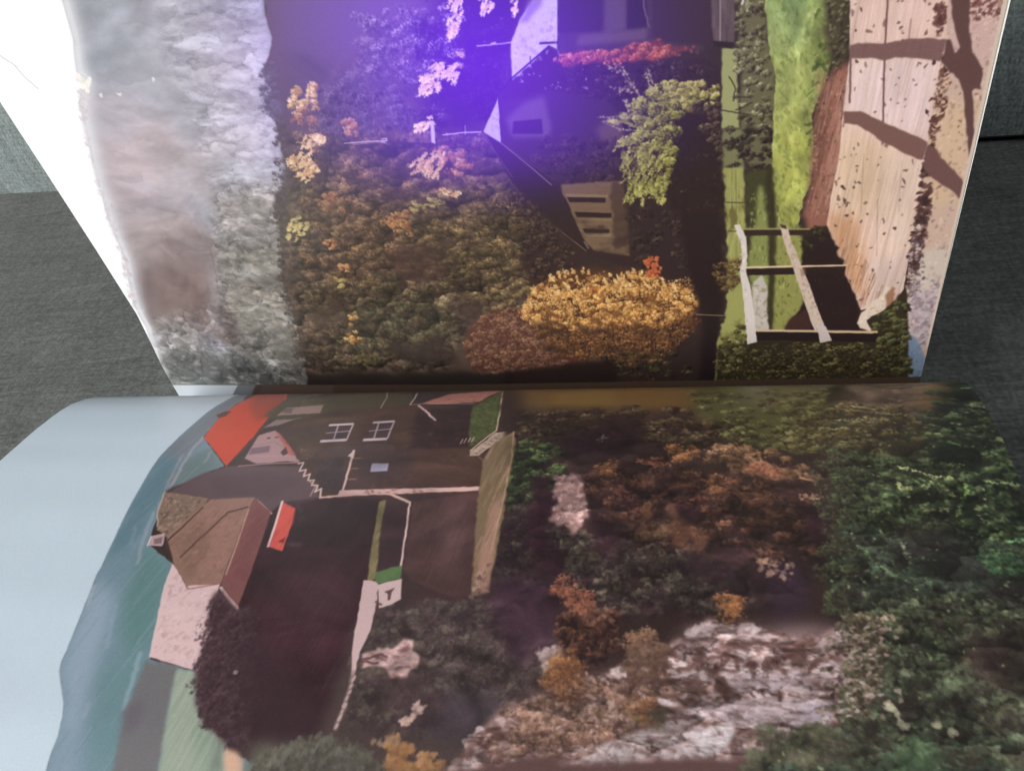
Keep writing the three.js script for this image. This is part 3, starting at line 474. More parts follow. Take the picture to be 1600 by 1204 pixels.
  dabs(g, [1749,641,1814,637,1811,836,1804,950,1758,947,1755,752], 260, [[176, 118, 98], [92, 58, 48], [206, 160, 140], [74, 52, 40], [120, 116, 60]], { s: [1.2, 3.4], asp: [0.3, 0.8], ang: 1.6, av: 0.6, a: [0.3, 0.8] });
  const deck = [1772,231,1938,257,1963,547,1965,609,1963,687,1965,796,1967,875,1971,1020,1973,1137,1965,1167,1925,1180,1894,1191,1869,1133,1829,1044,1802,965,1805,891,1811,809,1809,719,1810,625];
  fill(g, deck, [230, 196, 180], { rag: 1 });
  clipPoly = deck; g.save(); trace(g, deck); g.clip();
  fill(g, [1762,229,1938,257,1965,609,1800,613], [226, 190, 180], { blur: 16 });
  fill(g, [1802,624,1966,642,1965,796,1861,761,1810,725], [234, 206, 204], { blur: 14 });
  fill(g, [1795,781,1851,773,1913,817,1918,942,1810,950], [222, 190, 160], { blur: 20 });
  fill(g, [1900,803,1972,835,1970,1052,1916,1017], [232, 204, 186], { blur: 18 });
  fill(g, [1790,934,1860,953,1910,1165,1866,1129], [202, 148, 106], { blur: 14 });
  fill(g, [1895,1048,1964,1051,1964,1185,1899,1182], [222, 196, 184], { blur: 12 });
  streaks(g, deck, 700, [[240, 222, 210], [198, 166, 146], [178, 140, 118], [236, 210, 190]], { ang: 1.66, av: 0.03, len: [50, 190], w: [0.8, 2.6], a: [0.08, 0.32] });
  for (const [p, w, a] of [[[1824,239,1861,534,1866,598,1871,654,1882,751], 3, 0.85], [[1812,625,1819,708], 3.4, 0.8], [[1903,570,1904,605], 2, 0.5], [[1893,912,1908,1048], 1.4, 0.35], [[1855,812,1865,939], 1.4, 0.3], [[1926,831,1935,943], 1.2, 0.25]]) line(g, p, [92, 58, 54], w, { a, rag: 0.5 });
  streaks(g, [1801,980,1883,1047,1962,1167,1893,1193], 90, [[140, 84, 50], [110, 62, 40]], { ang: 1.75, av: 0.1, len: [14, 60], a: [0.2, 0.6] });
  // leaf shadows on the boards
  const bark = [112, 80, 80], fleck = [[70, 44, 42], [92, 60, 54], [60, 40, 40]];
  dabs(g, deck, 420, fleck, { s: [2, 7], asp: [0.25, 0.6], ang: 1.3, av: 0.8, a: [0.45, 0.9], thr: 0.1, sc: 30, z: 3 }); mottle(g, deck, { sx: 60, sy: 160, amp: 0.1, z: 64, feather: 3 }); mottle(g, deck, { sx: 10, sy: 240, amp: 0.08, z: 65, feather: 3, oct: 3 });
  dabs(g, deck, 110, fleck, { s: [1.5, 4.2], asp: [0.3, 0.8], a: [0.5, 0.9] });
  dabs(g, [1936,544,1954,546,1958,603,1944,602], 60, [[110, 70, 66], [90, 54, 52]], { s: [2, 6], a: [0.4, 0.9] });
  fill(g, [1802,604,1822,601,1867,607,1908,603,1945,607,1968,612,1962,648,1930,640,1887,633,1869,637,1845,629,1802,626], [124, 90, 88], { rag: 1.2, blur: 0.8 });
  fill(g, [1810,724,1840,727,1860,739,1886,754,1920,772,1948,787,1968,801,1962,834,1936,822,1887,792,1864,772,1837,753,1812,748], [124, 88, 82], { rag: 1.2, blur: 0.8 });
  streaks(g, [1799,597,1965,609,1962,646,1802,626], 40, [[100, 70, 70], [142, 106, 102]], { ang: 1.66, len: [14, 34], a: [0.15, 0.4] });
  clipPoly = null; g.restore();
  const gravel = [1911,253,2057,276,2051,557,2049,1394,2037,1498,2019,1393,2001,1258,1978,1134,1971,1020,1967,875,1963,687,1965,609];
  fill(g, gravel, [204, 174, 156], { rag: 0.6 });
  clipPoly = gravel; g.save(); trace(g, gravel); g.clip();
  fill(g, [1904,252,2049,275,2056,663,1967,676], [206, 172, 164], { blur: 12 });
  fill(g, [1964,722,2039,729,2043,922,1978,946], [212, 180, 150], { blur: 12 });
  fill(g, [1970,1052,2050,1025,2052,1170,1990,1186], [206, 190, 176], { blur: 8 });
  fill(g, [1979,1151,2058,1137,2047,1296,2003,1314], [188, 170, 174], { blur: 9 });
  dabs(g, gravel, 900, [[228, 202, 180], [168, 134, 118], [136, 102, 92], [220, 190, 176]], { s: [1.6, 5.5], asp: [0.4, 0.9], ang: 1.7, av: 0.7, a: [0.2, 0.6] });
  dabs(g, [1945,901,1972,822,1989,904,1995,1022,1988,1134,1975,1117], 260, [[74, 46, 44], [96, 62, 58], [60, 38, 40]], { s: [3, 8], a: [0.5, 0.95] });
  dabs(g, [1955,608,1977,654,1985,748,1975,822,1963,770,1963,687], 150, [[92, 56, 50], [120, 76, 66], [226, 190, 164], [70, 44, 42]], { s: [2.5, 7], asp: [0.3, 0.8], a: [0.5, 0.9] });
  dabs(g, [1989,550,2043,556,2040,586,2001,587], 80, [[120, 72, 66], [92, 54, 52], [228, 196, 184]], { s: [2.5, 7], asp: [0.3, 0.7], a: [0.5, 0.9] });
  dabs(g, [1940,639,2031,617,2037,950,1983,1052], 130, [[110, 72, 62], [90, 58, 52]], { s: [1.5, 4], a: [0.4, 0.8], thr: 0.02, sc: 30 });
  dabs(g, [1959,989,1990,976,2010,1118,1988,1168], 110, [[84, 66, 72], [110, 90, 94], [222, 204, 196]], { s: [2, 6], a: [0.4, 0.8] });
  dabs(g, [1978,1117,2046,1103,2044,1296,2004,1295], 160, [[146, 128, 136], [212, 194, 190], [120, 106, 116]], { s: [2, 6], a: [0.3, 0.7] });
  fill(g, [1912,253,1947,259,1990,550,1997,592,2011,638,2033,669,2038,706,2027,702,2023,707,2032,740,2044,790,2046,848,2027,776,2011,715,1997,683,1980,668,1966,651,1964,611,1972,612,1984,637,1989,627,1975,595,1965,567], [96, 66, 64], { rag: 1.6, blur: 0.8 });
  fill(g, [1963,798,1981,812,2006,844,2040,880,2054,934,2029,907,1997,883,1963,850,1961,826], [112, 78, 74], { rag: 2, blur: 1 });
  fill(g, [1996,1258,2016,1269,2039,1311,2050,1346,2060,1498,2023,1498], [124, 142, 164], { rag: 2, blur: 2 }); dabs(g, [2001,1276,2035,1305,2049,1394,2019,1393], 60, [[146, 160, 176], [100, 118, 142]], { s: [2, 5], a: [0.3, 0.6] });
  clipPoly = null; g.restore();

  // ---- fence in the garden
  fill(g, [1595,821,1632,824,1641,955,1647,1103,1663,1287,1662,1431,1578,1431,1581,1285,1604,1173,1602,1000], [158, 156, 92], { rag: 3, blur: 1.5 });
  streaks(g, [1597,824,1630,827,1644,1068,1603,1067], 120, [[190, 188, 122], [112, 108, 60], [134, 134, 72]], { ang: 1.57, len: [14, 60], a: [0.2, 0.6] });
  fill(g, [1637,836,1679,828,1693,958,1690,1071,1653,1103], [64, 62, 36], { rag: 4, blur: 2 });
  fill(g, [1663,866,1671,867,1685,960,1698,1105,1695,1250,1663,1256,1648,1035,1659,956], [134, 140, 80], { rag: 3, blur: 3 });
  fill(g, [1697,943,1744,961,1770,1041,1771,1161,1752,1251,1706,1250], [146, 144, 80], { rag: 5, blur: 3 });
  dabs(g, [1644,879,1689,883,1750,977,1767,1233,1663,1249], 420, [[162, 166, 94], [112, 120, 58], [84, 88, 46], [182, 180, 116]], { s: [2, 6], asp: [0.3, 0.6], ang: 1.5, av: 0.5, a: [0.25, 0.7] });
  fill(g, [1674,827,1691,829,1703,958,1706,1106,1706,1254,1692,1253,1694,1105,1687,958], [52, 47, 28], { rag: 2, blur: 2.5, a: 0.9 });
  mottle(g, [1592,821,1640,825,1664,1287,1585,1409], { sx: 34, sy: 60, col: [92, 80, 44], thr: 0.08, gain: 3, max: 0.7, z: 59, warp: 0.8, feather: 4 });
  line(g, [1598,900,1642,904], [60, 52, 32], 1.8); line(g, [1604,970,1620,971], [60, 52, 32], 1.8); line(g, [1617,829,1621,953], [100, 92, 52], 1.6, { a: 0.7 });
  foliage(g, [1564,1065,1632,1034,1636,1103,1595,1122], 34, [[58, 42, 28], [98, 74, 44], [138, 110, 66], [166, 140, 88]], { r: [6, 11], m: 22, s: [1.3, 3.2], asp: [0.25, 0.5] });
  fill(g, [1758,980,1802,968,1844,1065,1866,1129,1895,1200,1896,1255,1786,1252,1747,1214,1779,1161,1757,1074], [42, 27, 27], { rag: 4, blur: 1.5 });
  fill(g, [1741,1214,1780,1179,1794,1252,1735,1254], [66, 40, 36], { rag: 4, blur: 2 });
  dabs(g, [1772,1074,1837,1094,1876,1218,1794,1215], 40, [[86, 56, 50], [70, 44, 42]], { s: [1.2, 3], asp: [0.2, 0.4] });
  foliage(g, [1749,961,1800,967,1803,1011,1761,1025], 14, [[38, 28, 22], [62, 58, 34], [90, 90, 50]], { r: [6, 11], m: 18, s: [1.3, 3] });
  for (const [p, c] of [[[1636,968,1773,977,1766,989,1639,983], [52, 36, 30]], [[1644,1062,1852,1067,1848,1073,1644,1068], [222, 196, 158]], [[1644,1068,1850,1071,1849,1090,1647,1086], [44, 29, 28]], [[1668,1241,1936,1252,1937,1260,1669,1247], [214, 186, 150]], [[1666,1245,1940,1260,1934,1278,1666,1268], [38, 25, 25]], [[1638,964,1770,973,1770,976,1638,969], [150, 138, 92]]]) fill(g, p, c, { rag: 0.6, step: 16 });
  fill(g, [1661,1104,1677,1087,1689,1115,1700,1242,1668,1241,1660,1157], [196, 184, 174], { rag: 3, blur: 1.2 }); dabs(g, [1661,1104,1689,1105,1697,1238,1668,1238], 50, [[160, 150, 130], [220, 208, 202], [140, 136, 96]], { s: [2, 6], a: [0.3, 0.7] });
  fill(g, [1616,956,1628,954,1642,989,1646,1035,1643,1075,1653,1110,1663,1175,1672,1272,1652,1279,1644,1192,1637,1120,1630,1075,1635,1041,1631,1002], [218, 206, 198], { rag: 1 }); dabs(g, [1620,963,1639,996,1638,1075,1666,1268,1652,1271,1633,1085], 46, [[184, 168, 160], [234, 224, 218]], { s: [2, 5], ang: 1.5, av: 0.3, a: [0.3, 0.6] });
  fill(g, [1649,1271,1661,1272,1656,1297,1650,1297], [190, 176, 166]);
  fill(g, [1709,962,1724,966,1733,995,1749,1040,1774,1102,1799,1172,1823,1238,1839,1274,1814,1281,1792,1224,1767,1146,1743,1073,1721,1007], [206, 184, 166], { rag: 1 }); dabs(g, [1714,968,1727,985,1775,1108,1832,1272,1812,1271,1754,1108], 90, [[166, 136, 118], [224, 206, 194], [182, 160, 146]], { s: [2, 6], asp: [0.3, 0.6], ang: 1.2, av: 0.3, a: [0.3, 0.7] });
  fill(g, [1809,1234,1828,1242,1839,1274,1816,1281], [196, 190, 196], { a: 0.6, blur: 1 }); fill(g, [1709,959,1721,963,1724,972,1712,968], [70, 56, 40]); fill(g, [1757,1074,1767,1071,1771,1091,1761,1094], [140, 104, 88], { a: 0.6, blur: 1 });
  // pale root and hedge
  fill(g, [1890,1227,1895,1197,1913,1172,1929,1152,1936,1125,1955,1136,1953,1177,1935,1198,1918,1208,1908,1219,1919,1241,1931,1248,1923,1256,1906,1244,1897,1240], [226, 206, 186], { rag: 1.5, blur: 0.8 }); dabs(g, [1896,1227,1914,1179,1946,1143,1948,1181,1915,1208], 40, [[240, 224, 208], [190, 160, 138], [206, 180, 160]], { s: [2, 5], a: [0.3, 0.7] });
  fill(g, [1939,1153,1949,1129,1957,1133,1958,1174,1947,1188], [146, 96, 70], { rag: 1.5, blur: 1.5, a: 0.8 });
  fill(g, [1916,1219,1962,1167,1978,1134,2001,1258,2037,1498,1579,1498,1584,1285,1670,1276,1937,1278], [50, 42, 28], { rag: 5, blur: 2 });
  foliage(g, [1925,1228,1967,1167,1985,1168,2022,1393,1946,1352], 70, [[28, 24, 18], [48, 44, 28], [76, 74, 42], [106, 106, 64], [128, 132, 92]], { r: [7, 13], m: 30, s: [1.5, 3.6] });
  foliage(g, [1581,1295,1699,1284,1953,1294,1966,1393,1578,1409], 110, [[30, 22, 18], [54, 46, 28], [92, 82, 48], [136, 124, 76], [168, 158, 104]], { r: [8, 16], m: 26, s: [1.6, 4], asp: [0.2, 0.45], ang: 0.1, av: 0.45 });
  foliage(g, [1578,1275,1646,1211,1656,1326,1597,1409], 30, [[40, 34, 22], [84, 78, 44], [126, 120, 70], [160, 156, 100]], { r: [7, 12], m: 22, s: [1.5, 3.6] });
  dabs(g, [1581,1285,1979,1291,1988,1185,2025,1414,1578,1409], 1800, [[178, 168, 112], [136, 126, 76], [90, 82, 48], [40, 32, 22]], { s: [1.1, 2.8], asp: [0.25, 0.5], av: 0.6, a: [0.4, 0.85] });
  fill(g, [1666,1243,1940,1258,1935,1282,1667,1270], [36, 24, 24], { rag: 0.8, step: 16 }); fill(g, [1668,1238,1936,1250,1937,1256,1669,1245], [206, 180, 146], { rag: 0.5, step: 16 }); fill(g, [1803,1230,1824,1234,1841,1276,1816,1283], [206, 190, 184], { rag: 0.8 }); fill(g, [1648,1220,1668,1221,1674,1276,1652,1283], [216, 204, 196], { rag: 0.8 });
  line(g, [1534,1191,1603,1197], [172, 148, 110], 2, { a: 0.9 });
  // ---- the strip next to the fold belongs to the other photograph
  const fold = [-155,1391,869,1403,2076,1390], strip = [fold[0], fold[1], fold[2], fold[3], fold[4], fold[5], 2068, 1480, -20, 1480];
  fill(g, strip, [78, 62, 50]);
  fill(g, [...[-156,1392,222,1397,133,1497], -20, 1480, -20, fold[1]], [206, 213, 221]);
  fill(g, [222,1396,281,1396,199,1497,133,1497], [120, 122, 126], { blur: 2 }); fill(g, [301,1399,525,1402,492,1497,221,1497], [92, 74, 66], { blur: 2 });
  runOn(printUp, (x) => 70 + Math.max(0, x - 400) * 0.158, false);
  // bare paper along the trimmed right edge
  fill(g, [2039, -5, 2053, -5, 2053, 1300, 2044, 1300], [214, 192, 176]);
  inkGrain(printUp, 9, 0.9);
}
const printDown = canvas(2048, 1468);
{
  const g = printDown.getContext('2d');
  const soft = (p, c, blur, a = 1) => fill(g, p, c, { blur, a, rag: 8, step: 22 });
  fill(g, [-20, -20, 2068, -20, 2068, 1488, -20, 1488], [56, 42, 40]);
  // ---- pale sky and distant hills
  const ridge = [271,0,217,0,432,356,434,418,425,473,419,530,411,593,406,640,410,692,417,741,423,782,430,821,438,861,444,897,451,930,452,948,464,992,472,1029,479,1065,485,1094,487,1114,494,1131,514,1155,536,1181,548,1203,557,1231,560,1259,566,1281,583,1328,602,1392];
  fill(g, [-30, -30, 470, -30, ...ridge, -30, 1500], [193, 208, 219]);
  dabs(g, [-10, 0, 420, 0, 420, 1468, -10, 1468], 160, [[200, 212, 220], [186, 200, 212], [200, 206, 216]], { s: [30, 80], asp: [0.4, 0.8], a: [0.03, 0.1] });
  const hills = [...ridge, ...[859,1361,931,1242,824,1214,751,1111,652,1097,594,914,521,875,500,807,482,744,555,683,578,669,475,575,471,493,481,411,294,0]];
  fill(g, hills, [112, 136, 148], { rag: 1.5 });
  g.save(); trace(g, ragged(hills, 1.5, 10)); g.clip();
  soft([271,0,434,418,419,530,406,640,479,656,479,520,481,411], [112, 118, 128], 12);
  soft([406,640,423,782,444,897,481,907,488,799,479,656], [92, 120, 132], 12);
  soft([452,948,479,1065,494,1131,536,1181,557,1231,596,1237,558,1116,526,1000], [144, 160, 176], 14, 0.95);
  soft([517,613,578,669,555,683,487,744,458,694], [100, 116, 116], 8, 0.9);
  soft([511,876,594,914,641,1064,618,1111,554,1023], [92, 126, 124], 12, 0.9);
  soft([570,1115,641,1087,705,1266,630,1274], [104, 134, 138], 14, 0.8);
  soft([546,1232,592,1208,683,1383,602,1392], [132, 150, 166], 14, 0.8);
  streaks(g, hills, 260, [[150, 160, 172], [128, 150, 156], [86, 112, 120], [160, 164, 176]], { ang: 1.85, av: 0.12, len: [20, 90], w: [1.5, 5], a: [0.05, 0.22] });
  for (const [p, w, c, a] of [[[475,575,472,618,477,666,484,712,484,748,494,791], 7, [166, 160, 170], 0.7], [[458,635,468,690,477,737], 6, [170, 156, 168], 0.5], [[523,624,524,659], 5, [150, 156, 166], 0.6], [[488,799,498,846,507,876,522,919], 7, [156, 156, 168], 0.6], [[466,832,482,877], 6, [130, 150, 158], 0.5], [[464,971,472,1011], 4, [170, 180, 190], 0.6], [[530,1006,545,1048,558,1083], 7, [146, 162, 176], 0.45], [[627,1088,639,1131,642,1152,649,1178], 8, [142, 164, 170], 0.7], [[532,1135,539,1162], 6, [150, 164, 176], 0.4], [[580,1179,586,1199], 8, [150, 162, 176], 0.4]]) line(g, p, c, w, { rag: 2.5, a, blur: 1.6 });
  g.restore();
  line(g, ridge, [140, 150, 162], 2, { a: 0.4, blur: 1 });
  // field strips below the hills
  fill(g, [643,1100,712,1105,728,1175,756,1261,792,1369,683,1383,679,1269,654,1182], [110, 108, 110], { rag: 3, blur: 3 });
  soft([648,1183,676,1160,692,1199,669,1220], [102, 96, 104], 6, 0.8);
  fill(g, [709,1108,753,1111,766,1151,802,1188,847,1212,871,1248,906,1355,787,1370,756,1261,731,1185], [150, 160, 144], { rag: 2, blur: 2.5 });
  soft([769,1171,835,1204,856,1250,820,1254], [126, 144, 128], 8, 0.9); soft([820,1205,845,1212,863,1249,841,1252], [112, 120, 112], 6, 0.8);
  streaks(g, [709,1108,753,1111,830,1204,851,1251,756,1261], 90, [[166, 174, 158], [134, 146, 132], [176, 180, 166]], { ang: 1.75, av: 0.08, len: [30, 110], w: [2, 6], a: [0.08, 0.25] });

  // ---- wood and shade behind the village
  soft([482,744,523,707,556,684,587,669,645,591,662,467,821,358,1028,0,1294,474,1352,964,1155,1024,1039,1136,920,1213,800,1188,702,988,737,788], [64, 46, 46], 4);
  fill(g, [523,707,559,684,584,669,681,667,753,665,827,744,756,763,740,788,686,754,589,759,488,746], [92, 72, 76], { rag: 1.5, blur: 1.5 });
  soft([565,701,673,679,769,703,736,755,604,747], [84, 64, 70], 6, 0.8);
  // orange tiled roof
  fill(g, [477,577,473,533,471,493,478,447,488,378,317,0,364,0,591,400,598,483,599,574,583,669], [198, 68, 42], { rag: 0.8 });
  fill(g, [488,366,317,0,368,0,593,410,595,477,580,520,531,465], [150, 56, 40], { blur: 7, a: 0.8 });
  fill(g, [456,487,470,470,487,471,483,493,471,501], [92, 52, 46], { rag: 1.2 });
  streaks(g, [484,570,480,465,557,364,591,546,573,654], 120, [[212, 84, 56], [178, 60, 40], [154, 52, 38]], { ang: 2.1, len: [8, 30], a: [0.1, 0.3] });
  dabs(g, [484,570,480,465,557,364,591,546,573,654], 40, [[170, 62, 44]], { s: [1.5, 3.5], a: [0.2, 0.5] });
  line(g, [364,0,601,442,602,526,602,591,582,671], [120, 60, 50], 3, { a: 0.7 });
  // grey gabled roof fragments above
  soft([579,494,595,400,821,358,909,378,926,470,688,521], [74, 66, 48], 5, 0.9);
  foliage(g, [603,401,656,359,716,444,663,481], 24, [[60, 52, 40], [92, 82, 58], [124, 112, 82]], { r: [8, 14], m: 18, s: [2, 4] });
  fill(g, [615,494,621,455,649,453,706,444,717,481,620,491], [150, 122, 116], { rag: 1.4, blur: 0.8 }); fill(g, [621,480,617,458,639,458,646,483], [104, 88, 88], { blur: 0.8 });
  fill(g, [600,551,622,508,666,508,640,531,607,541], [150, 124, 122], { rag: 1.4, blur: 1, a: 0.85 }); line(g, [614,531,678,500], [160, 134, 130], 3, { a: 0.6, rag: 1 });
  // pink walled house beneath
  fill(g, [614,645,609,569,640,551,682,586,728,635,748,654,715,651,649,660], [172, 136, 138], { rag: 1, blur: 0.8 });
  fill(g, [640,551,660,565,727,631,714,635,675,591], [184, 104, 96], { blur: 0.8 });
  fill(g, [613,612,654,603,661,624,617,633], [124, 98, 108], { blur: 1 }); fill(g, [688,624,692,607,707,627,699,635], [80, 52, 52]); line(g, [613,604,657,591,692,611], [146, 110, 112], 2.4, { a: 0.7 });
  for (const p of [[638,578], [656,576]]) dab(g, p[0], p[1], 5, 0.6, 0, [84, 52, 50], 1);
  line(g, [611,668,678,659,748,654], [186, 150, 150], 3, { a: 0.8 }); line(g, [638,638,718,635], [188, 150, 150], 3.4, { a: 0.6, rag: 1 });
  // big gabled house: dark wall, stepped edge, windows with white surrounds
  fill(g, [650,551,682,508,742,468,932,442,1094,472,1139,724,829,748,750,658,719,621], [74, 52, 45], { rag: 1.5, blur: 1 });
  soft([665,569,723,495,816,495,831,610,761,650], [80, 62, 52], 8, 0.8);
  soft([773,610,937,588,937,631,818,649], [72, 60, 60], 6, 0.7); soft([775,649,842,639,877,733,821,727], [56, 44, 48], 5, 0.9);
  soft([941,470,1069,458,1103,606,974,618], [50, 32, 36], 6, 0.95);
  fill(g, [851,617,1125,604,1152,711,877,733], [74, 51, 45], { rag: 1, blur: 1 }); soft([861,613,986,612,1003,713,888,725], [66, 50, 50], 8, 0.7); soft([974,618,1120,610,1140,700,1014,709], [82, 60, 50], 8, 0.7);
  dabs(g, [675,591,754,495,926,470,1079,497,1135,709,837,735], 380, [[94, 74, 64], [58, 42, 40], [104, 84, 72]], { s: [2, 7], a: [0.06, 0.25] });
  line(g, [729,468,862,458,930,454], [70, 54, 48], 2.5, { a: 0.7 }); line(g, [771,604,896,593,1103,595], [52, 38, 38], 2, { a: 0.7 }); line(g, [855,461,848,405,681,0], [170, 150, 140], 3, { a: 0.9 });
  const frame = [204, 184, 188];
  for (const [a, b, c, d, m0, m1, h0, h1] of [[[760,531,816,526], [816,526,823,585], [764,588,822,583], null, [783,533], [793,583], [767,560], [816,553]], [[859,521,907,516], [907,516,913,579], [860,583,913,579], null, [874,524], [883,579], [863,553], [909,545]]]) {
    fill(g, [a[0], a[1], a[2], a[3], c[2], c[3], c[0] + 12, c[1]], [70, 54, 60]);
    line(g, a, frame, 8, { cap: 'butt' }); line(g, c, frame, 8.5, { cap: 'butt' }); line(g, b, [176, 152, 156], 4); line(g, [...m0, ...m1], [178, 156, 160], 3.6); line(g, [...h0, ...h1], [178, 156, 160], 3.2);
  }
  fill(g, [905,654,940,652,944,674,909,677], [158, 152, 172], { rag: 0.8 });
  { const st = [744,658,754,654,756,679,768,674,771,693,782,686,785,703,798,702,798,716,811,716,812,733,822,724,828,748]; line(g, st, [206, 178, 172], 4, { rag: 0.6 }); line(g, [790,706,807,719,806,744], [180, 150, 148], 3, { a: 0.8 }); }
  line(g, [851,617,860,663,866,704,869,730], [196, 166, 160], 5, { rag: 0.8 }); fill(g, [844,633,854,613,860,640], [202, 174, 168]);
  for (const p of [[867,640], [872,669], [877,698]]) line(g, [p[0] - 6, p[1], p[0] + 8, p[1] - 1], [150, 124, 124], 2.4, { a: 0.8 });
  fill(g, [862,727,927,722,1055,714,1144,708,1151,718,1057,725,957,735,887,741,830,750,827,744,863,739], [204, 166, 160], { rag: 1.2 }); dabs(g, [914,724,1029,715,1033,728,918,735], 26, [[150, 104, 98], [176, 130, 122]], { s: [2, 5], asp: [0.3, 0.6], av: 0.4 });
  dabs(g, [729,611,764,623,765,646,743,642], 18, [[110, 92, 76], [92, 76, 62]], { s: [2, 4] });
  // roofs and walls at the right end of the village
  fill(g, [947,442,989,387,1087,358,1111,360,1075,435,993,446], [176, 118, 106], { rag: 3, blur: 1 }); dabs(g, [952,435,1088,363,1070,435], 60, [[196, 142, 126], [140, 84, 78]], { s: [2, 6], asp: [0.3, 0.6], a: [0.3, 0.7] });
  soft([895,362,821,0,989,387,945,435,918,419], [50, 38, 42], 3, 0.9); line(g, [919,445,918,412,910,373], [196, 168, 164], 3.6); line(g, [920,448,947,442,1068,444], [196, 158, 152], 2.6, { a: 0.8 });
  line(g, [941,451,968,478,998,512], [196, 160, 160], 6, { rag: 1 }); line(g, [1028,517,1061,514], [90, 68, 70], 2, { a: 0.7 });
  fill(g, [1067,461,1078,438,1113,369,1131,472,1141,548,1120,575,1097,603,1083,550], [76, 84, 50], { rag: 1.5 }); dabs(g, [1070,471,1114,383,1136,541,1099,599], 220, [[96, 104, 62], [58, 66, 40], [110, 112, 74]], { s: [2, 5], a: [0.2, 0.6] });
  line(g, [1112,364,1132,472,1141,550,1117,587,1101,614], [198, 172, 146], 3.6, { rag: 0.6 });
  fill(g, [1101,618,1123,587,1140,557,1176,552,1172,571,1150,591,1127,618,1122,628,1103,629], [176, 152, 136], { rag: 1.2 }); dabs(g, [1104,622,1142,563,1173,559,1123,621], 90, [[200, 178, 160], [140, 116, 104], [120, 100, 92]], { s: [1.5, 4], a: [0.3, 0.7] });
  for (let k = 0; k < 4; k++) { const a = [1075,593,1082,591,1090,589,1097,587]; line(g, [a[k * 2], a[k * 2 + 1], a[k * 2] + 2, a[k * 2 + 1] - 14], [196, 170, 160], 2.4); }
  line(g, [1122,630,1134,642,1140,656], [150, 130, 110], 2.4, { a: 0.6, rag: 1 });
  // dark slate roofs below the wall
  fill(g, [754,764,832,750,955,744,976,864,995,979,1006,1046,1012,1098,1018,1174,927,1204,830,1204,764,1110,725,999,772,998,742,788], [50, 29, 33], { rag: 1.5, blur: 1.5 });
  soft([763,904,951,906,981,992,977,1081,838,1071], [70, 44, 52], 24, 0.8); soft([770,770,938,755,957,851,801,874], [42, 28, 30], 10, 0.8); soft([979,1021,1001,1019,1014,1098,1004,1158,977,1142], [60, 38, 46], 10, 0.6);
  for (const [p, a] of [[[790,769,804,785], 0.35], [[803,798,818,800], 0.3], [[808,859,834,859], 0.45], [[757,771,817,752], 0.3]]) line(g, p, [116, 108, 118], 5, { a, blur: 3 });
  fill(g, [1020,751,1142,721,1182,941,1158,945,1125,943,1061,918,1043,894], [76, 54, 52], { rag: 1.5, blur: 1 }); soft([1078,758,1131,748,1161,906,1106,915], [92, 68, 66], 12, 0.8); soft([965,753,1015,757,1038,893,994,906], [56, 38, 42], 4, 0.95);
  fill(g, [953,752,965,748,977,822,994,890,999,921,988,930,975,878], [120, 108, 76], { rag: 1, blur: 0.8 }); streaks(g, [953,752,965,748,1001,921,989,927], 40, [[150, 132, 98], [84, 84, 52]], { ang: 1.8, len: [14, 40], a: [0.2, 0.5] });
  line(g, [970,733,991,742,1014,752,1024,805,1030,847,1039,898], [206, 176, 170], 4, { rag: 0.8 }); line(g, [970,733,1014,752], [200, 168, 150], 6, { rag: 0.8, a: 0.8 });
  fill(g, [997,908,1016,899,1040,892,1045,918,1021,925,1003,934], [82, 104, 66], { rag: 1.5 });
  mottle(g, [653,546,742,468,1087,472,1145,724,1185,941,1060,912,1006,1035,1017,1166,826,1195,720,999,743,771,827,744], { sx: 110, sy: 60, amp: 0.3, z: 95, warp: 1, feather: 8 });
  // red awning
  fill(g, [753,760,788,776,797,813,800,848,803,875,770,866,763,815], [206, 88, 78], { rag: 0.8 }); line(g, [753,760,763,815,770,866], [226, 196, 192], 5); fill(g, [785,855,796,843,797,857], [120, 44, 46]); line(g, [759,764,787,778], [184, 78, 70], 3, { a: 0.8 }); line(g, [790,779,800,816], [120, 52, 52], 3, { a: 0.7 });
  line(g, [695,757,744,791], [196, 164, 160], 3.4);
  // tower house with stone roofs
  fill(g, [480,744,532,750,591,759,587,785,571,819,551,858,521,842,500,808], [128, 104, 90], { rag: 1.4 }); dabs(g, [482,748,586,761,550,852,521,836], 200, [[152, 128, 112], [104, 82, 72], [172, 148, 132], [88, 68, 60]], { s: [1.5, 5], a: [0.3, 0.7] });
  line(g, [480,744,496,799,515,833], [186, 162, 150], 3, { rag: 1, a: 0.8 });
  fill(g, [549,855,585,781,596,759,690,752,691,790,704,879,713,950,649,959,600,917], [146, 110, 98], { rag: 0.8 });
  soft([555,861,597,813,653,868,653,945,631,940], [128, 98, 84], 7, 0.8); soft([628,793,682,787,700,908,668,924], [152, 112, 102], 8, 0.7); dabs(g, [559,861,596,786,685,784,711,945,648,955], 300, [[164, 126, 112], [118, 86, 76]], { s: [2, 6], a: [0.1, 0.35] });
  line(g, [557,864,573,827,589,783], [84, 58, 52], 5, { rag: 0.8 }); line(g, [604,899,626,848,650,792,685,777], [92, 62, 58], 5, { rag: 0.8 }); line(g, [591,761,685,751], [110, 84, 84], 3);
  fill(g, [690,785,690,752,741,788,751,848,764,951,769,995,714,950,707,879], [122, 78, 76], { rag: 0.8 }); line(g, [691,783,705,865,714,930], [186, 142, 132], 3.4); soft([700,773,736,791,757,945,732,933], [112, 66, 68], 5, 0.6);
  fill(g, [515,856,541,847,552,873,551,878,520,878], [176, 150, 150], { rag: 0.8 }); fill(g, [525,863,541,856,547,872,532,874], [128, 100, 102]); line(g, [516,857,520,878], [214, 192, 190], 3);
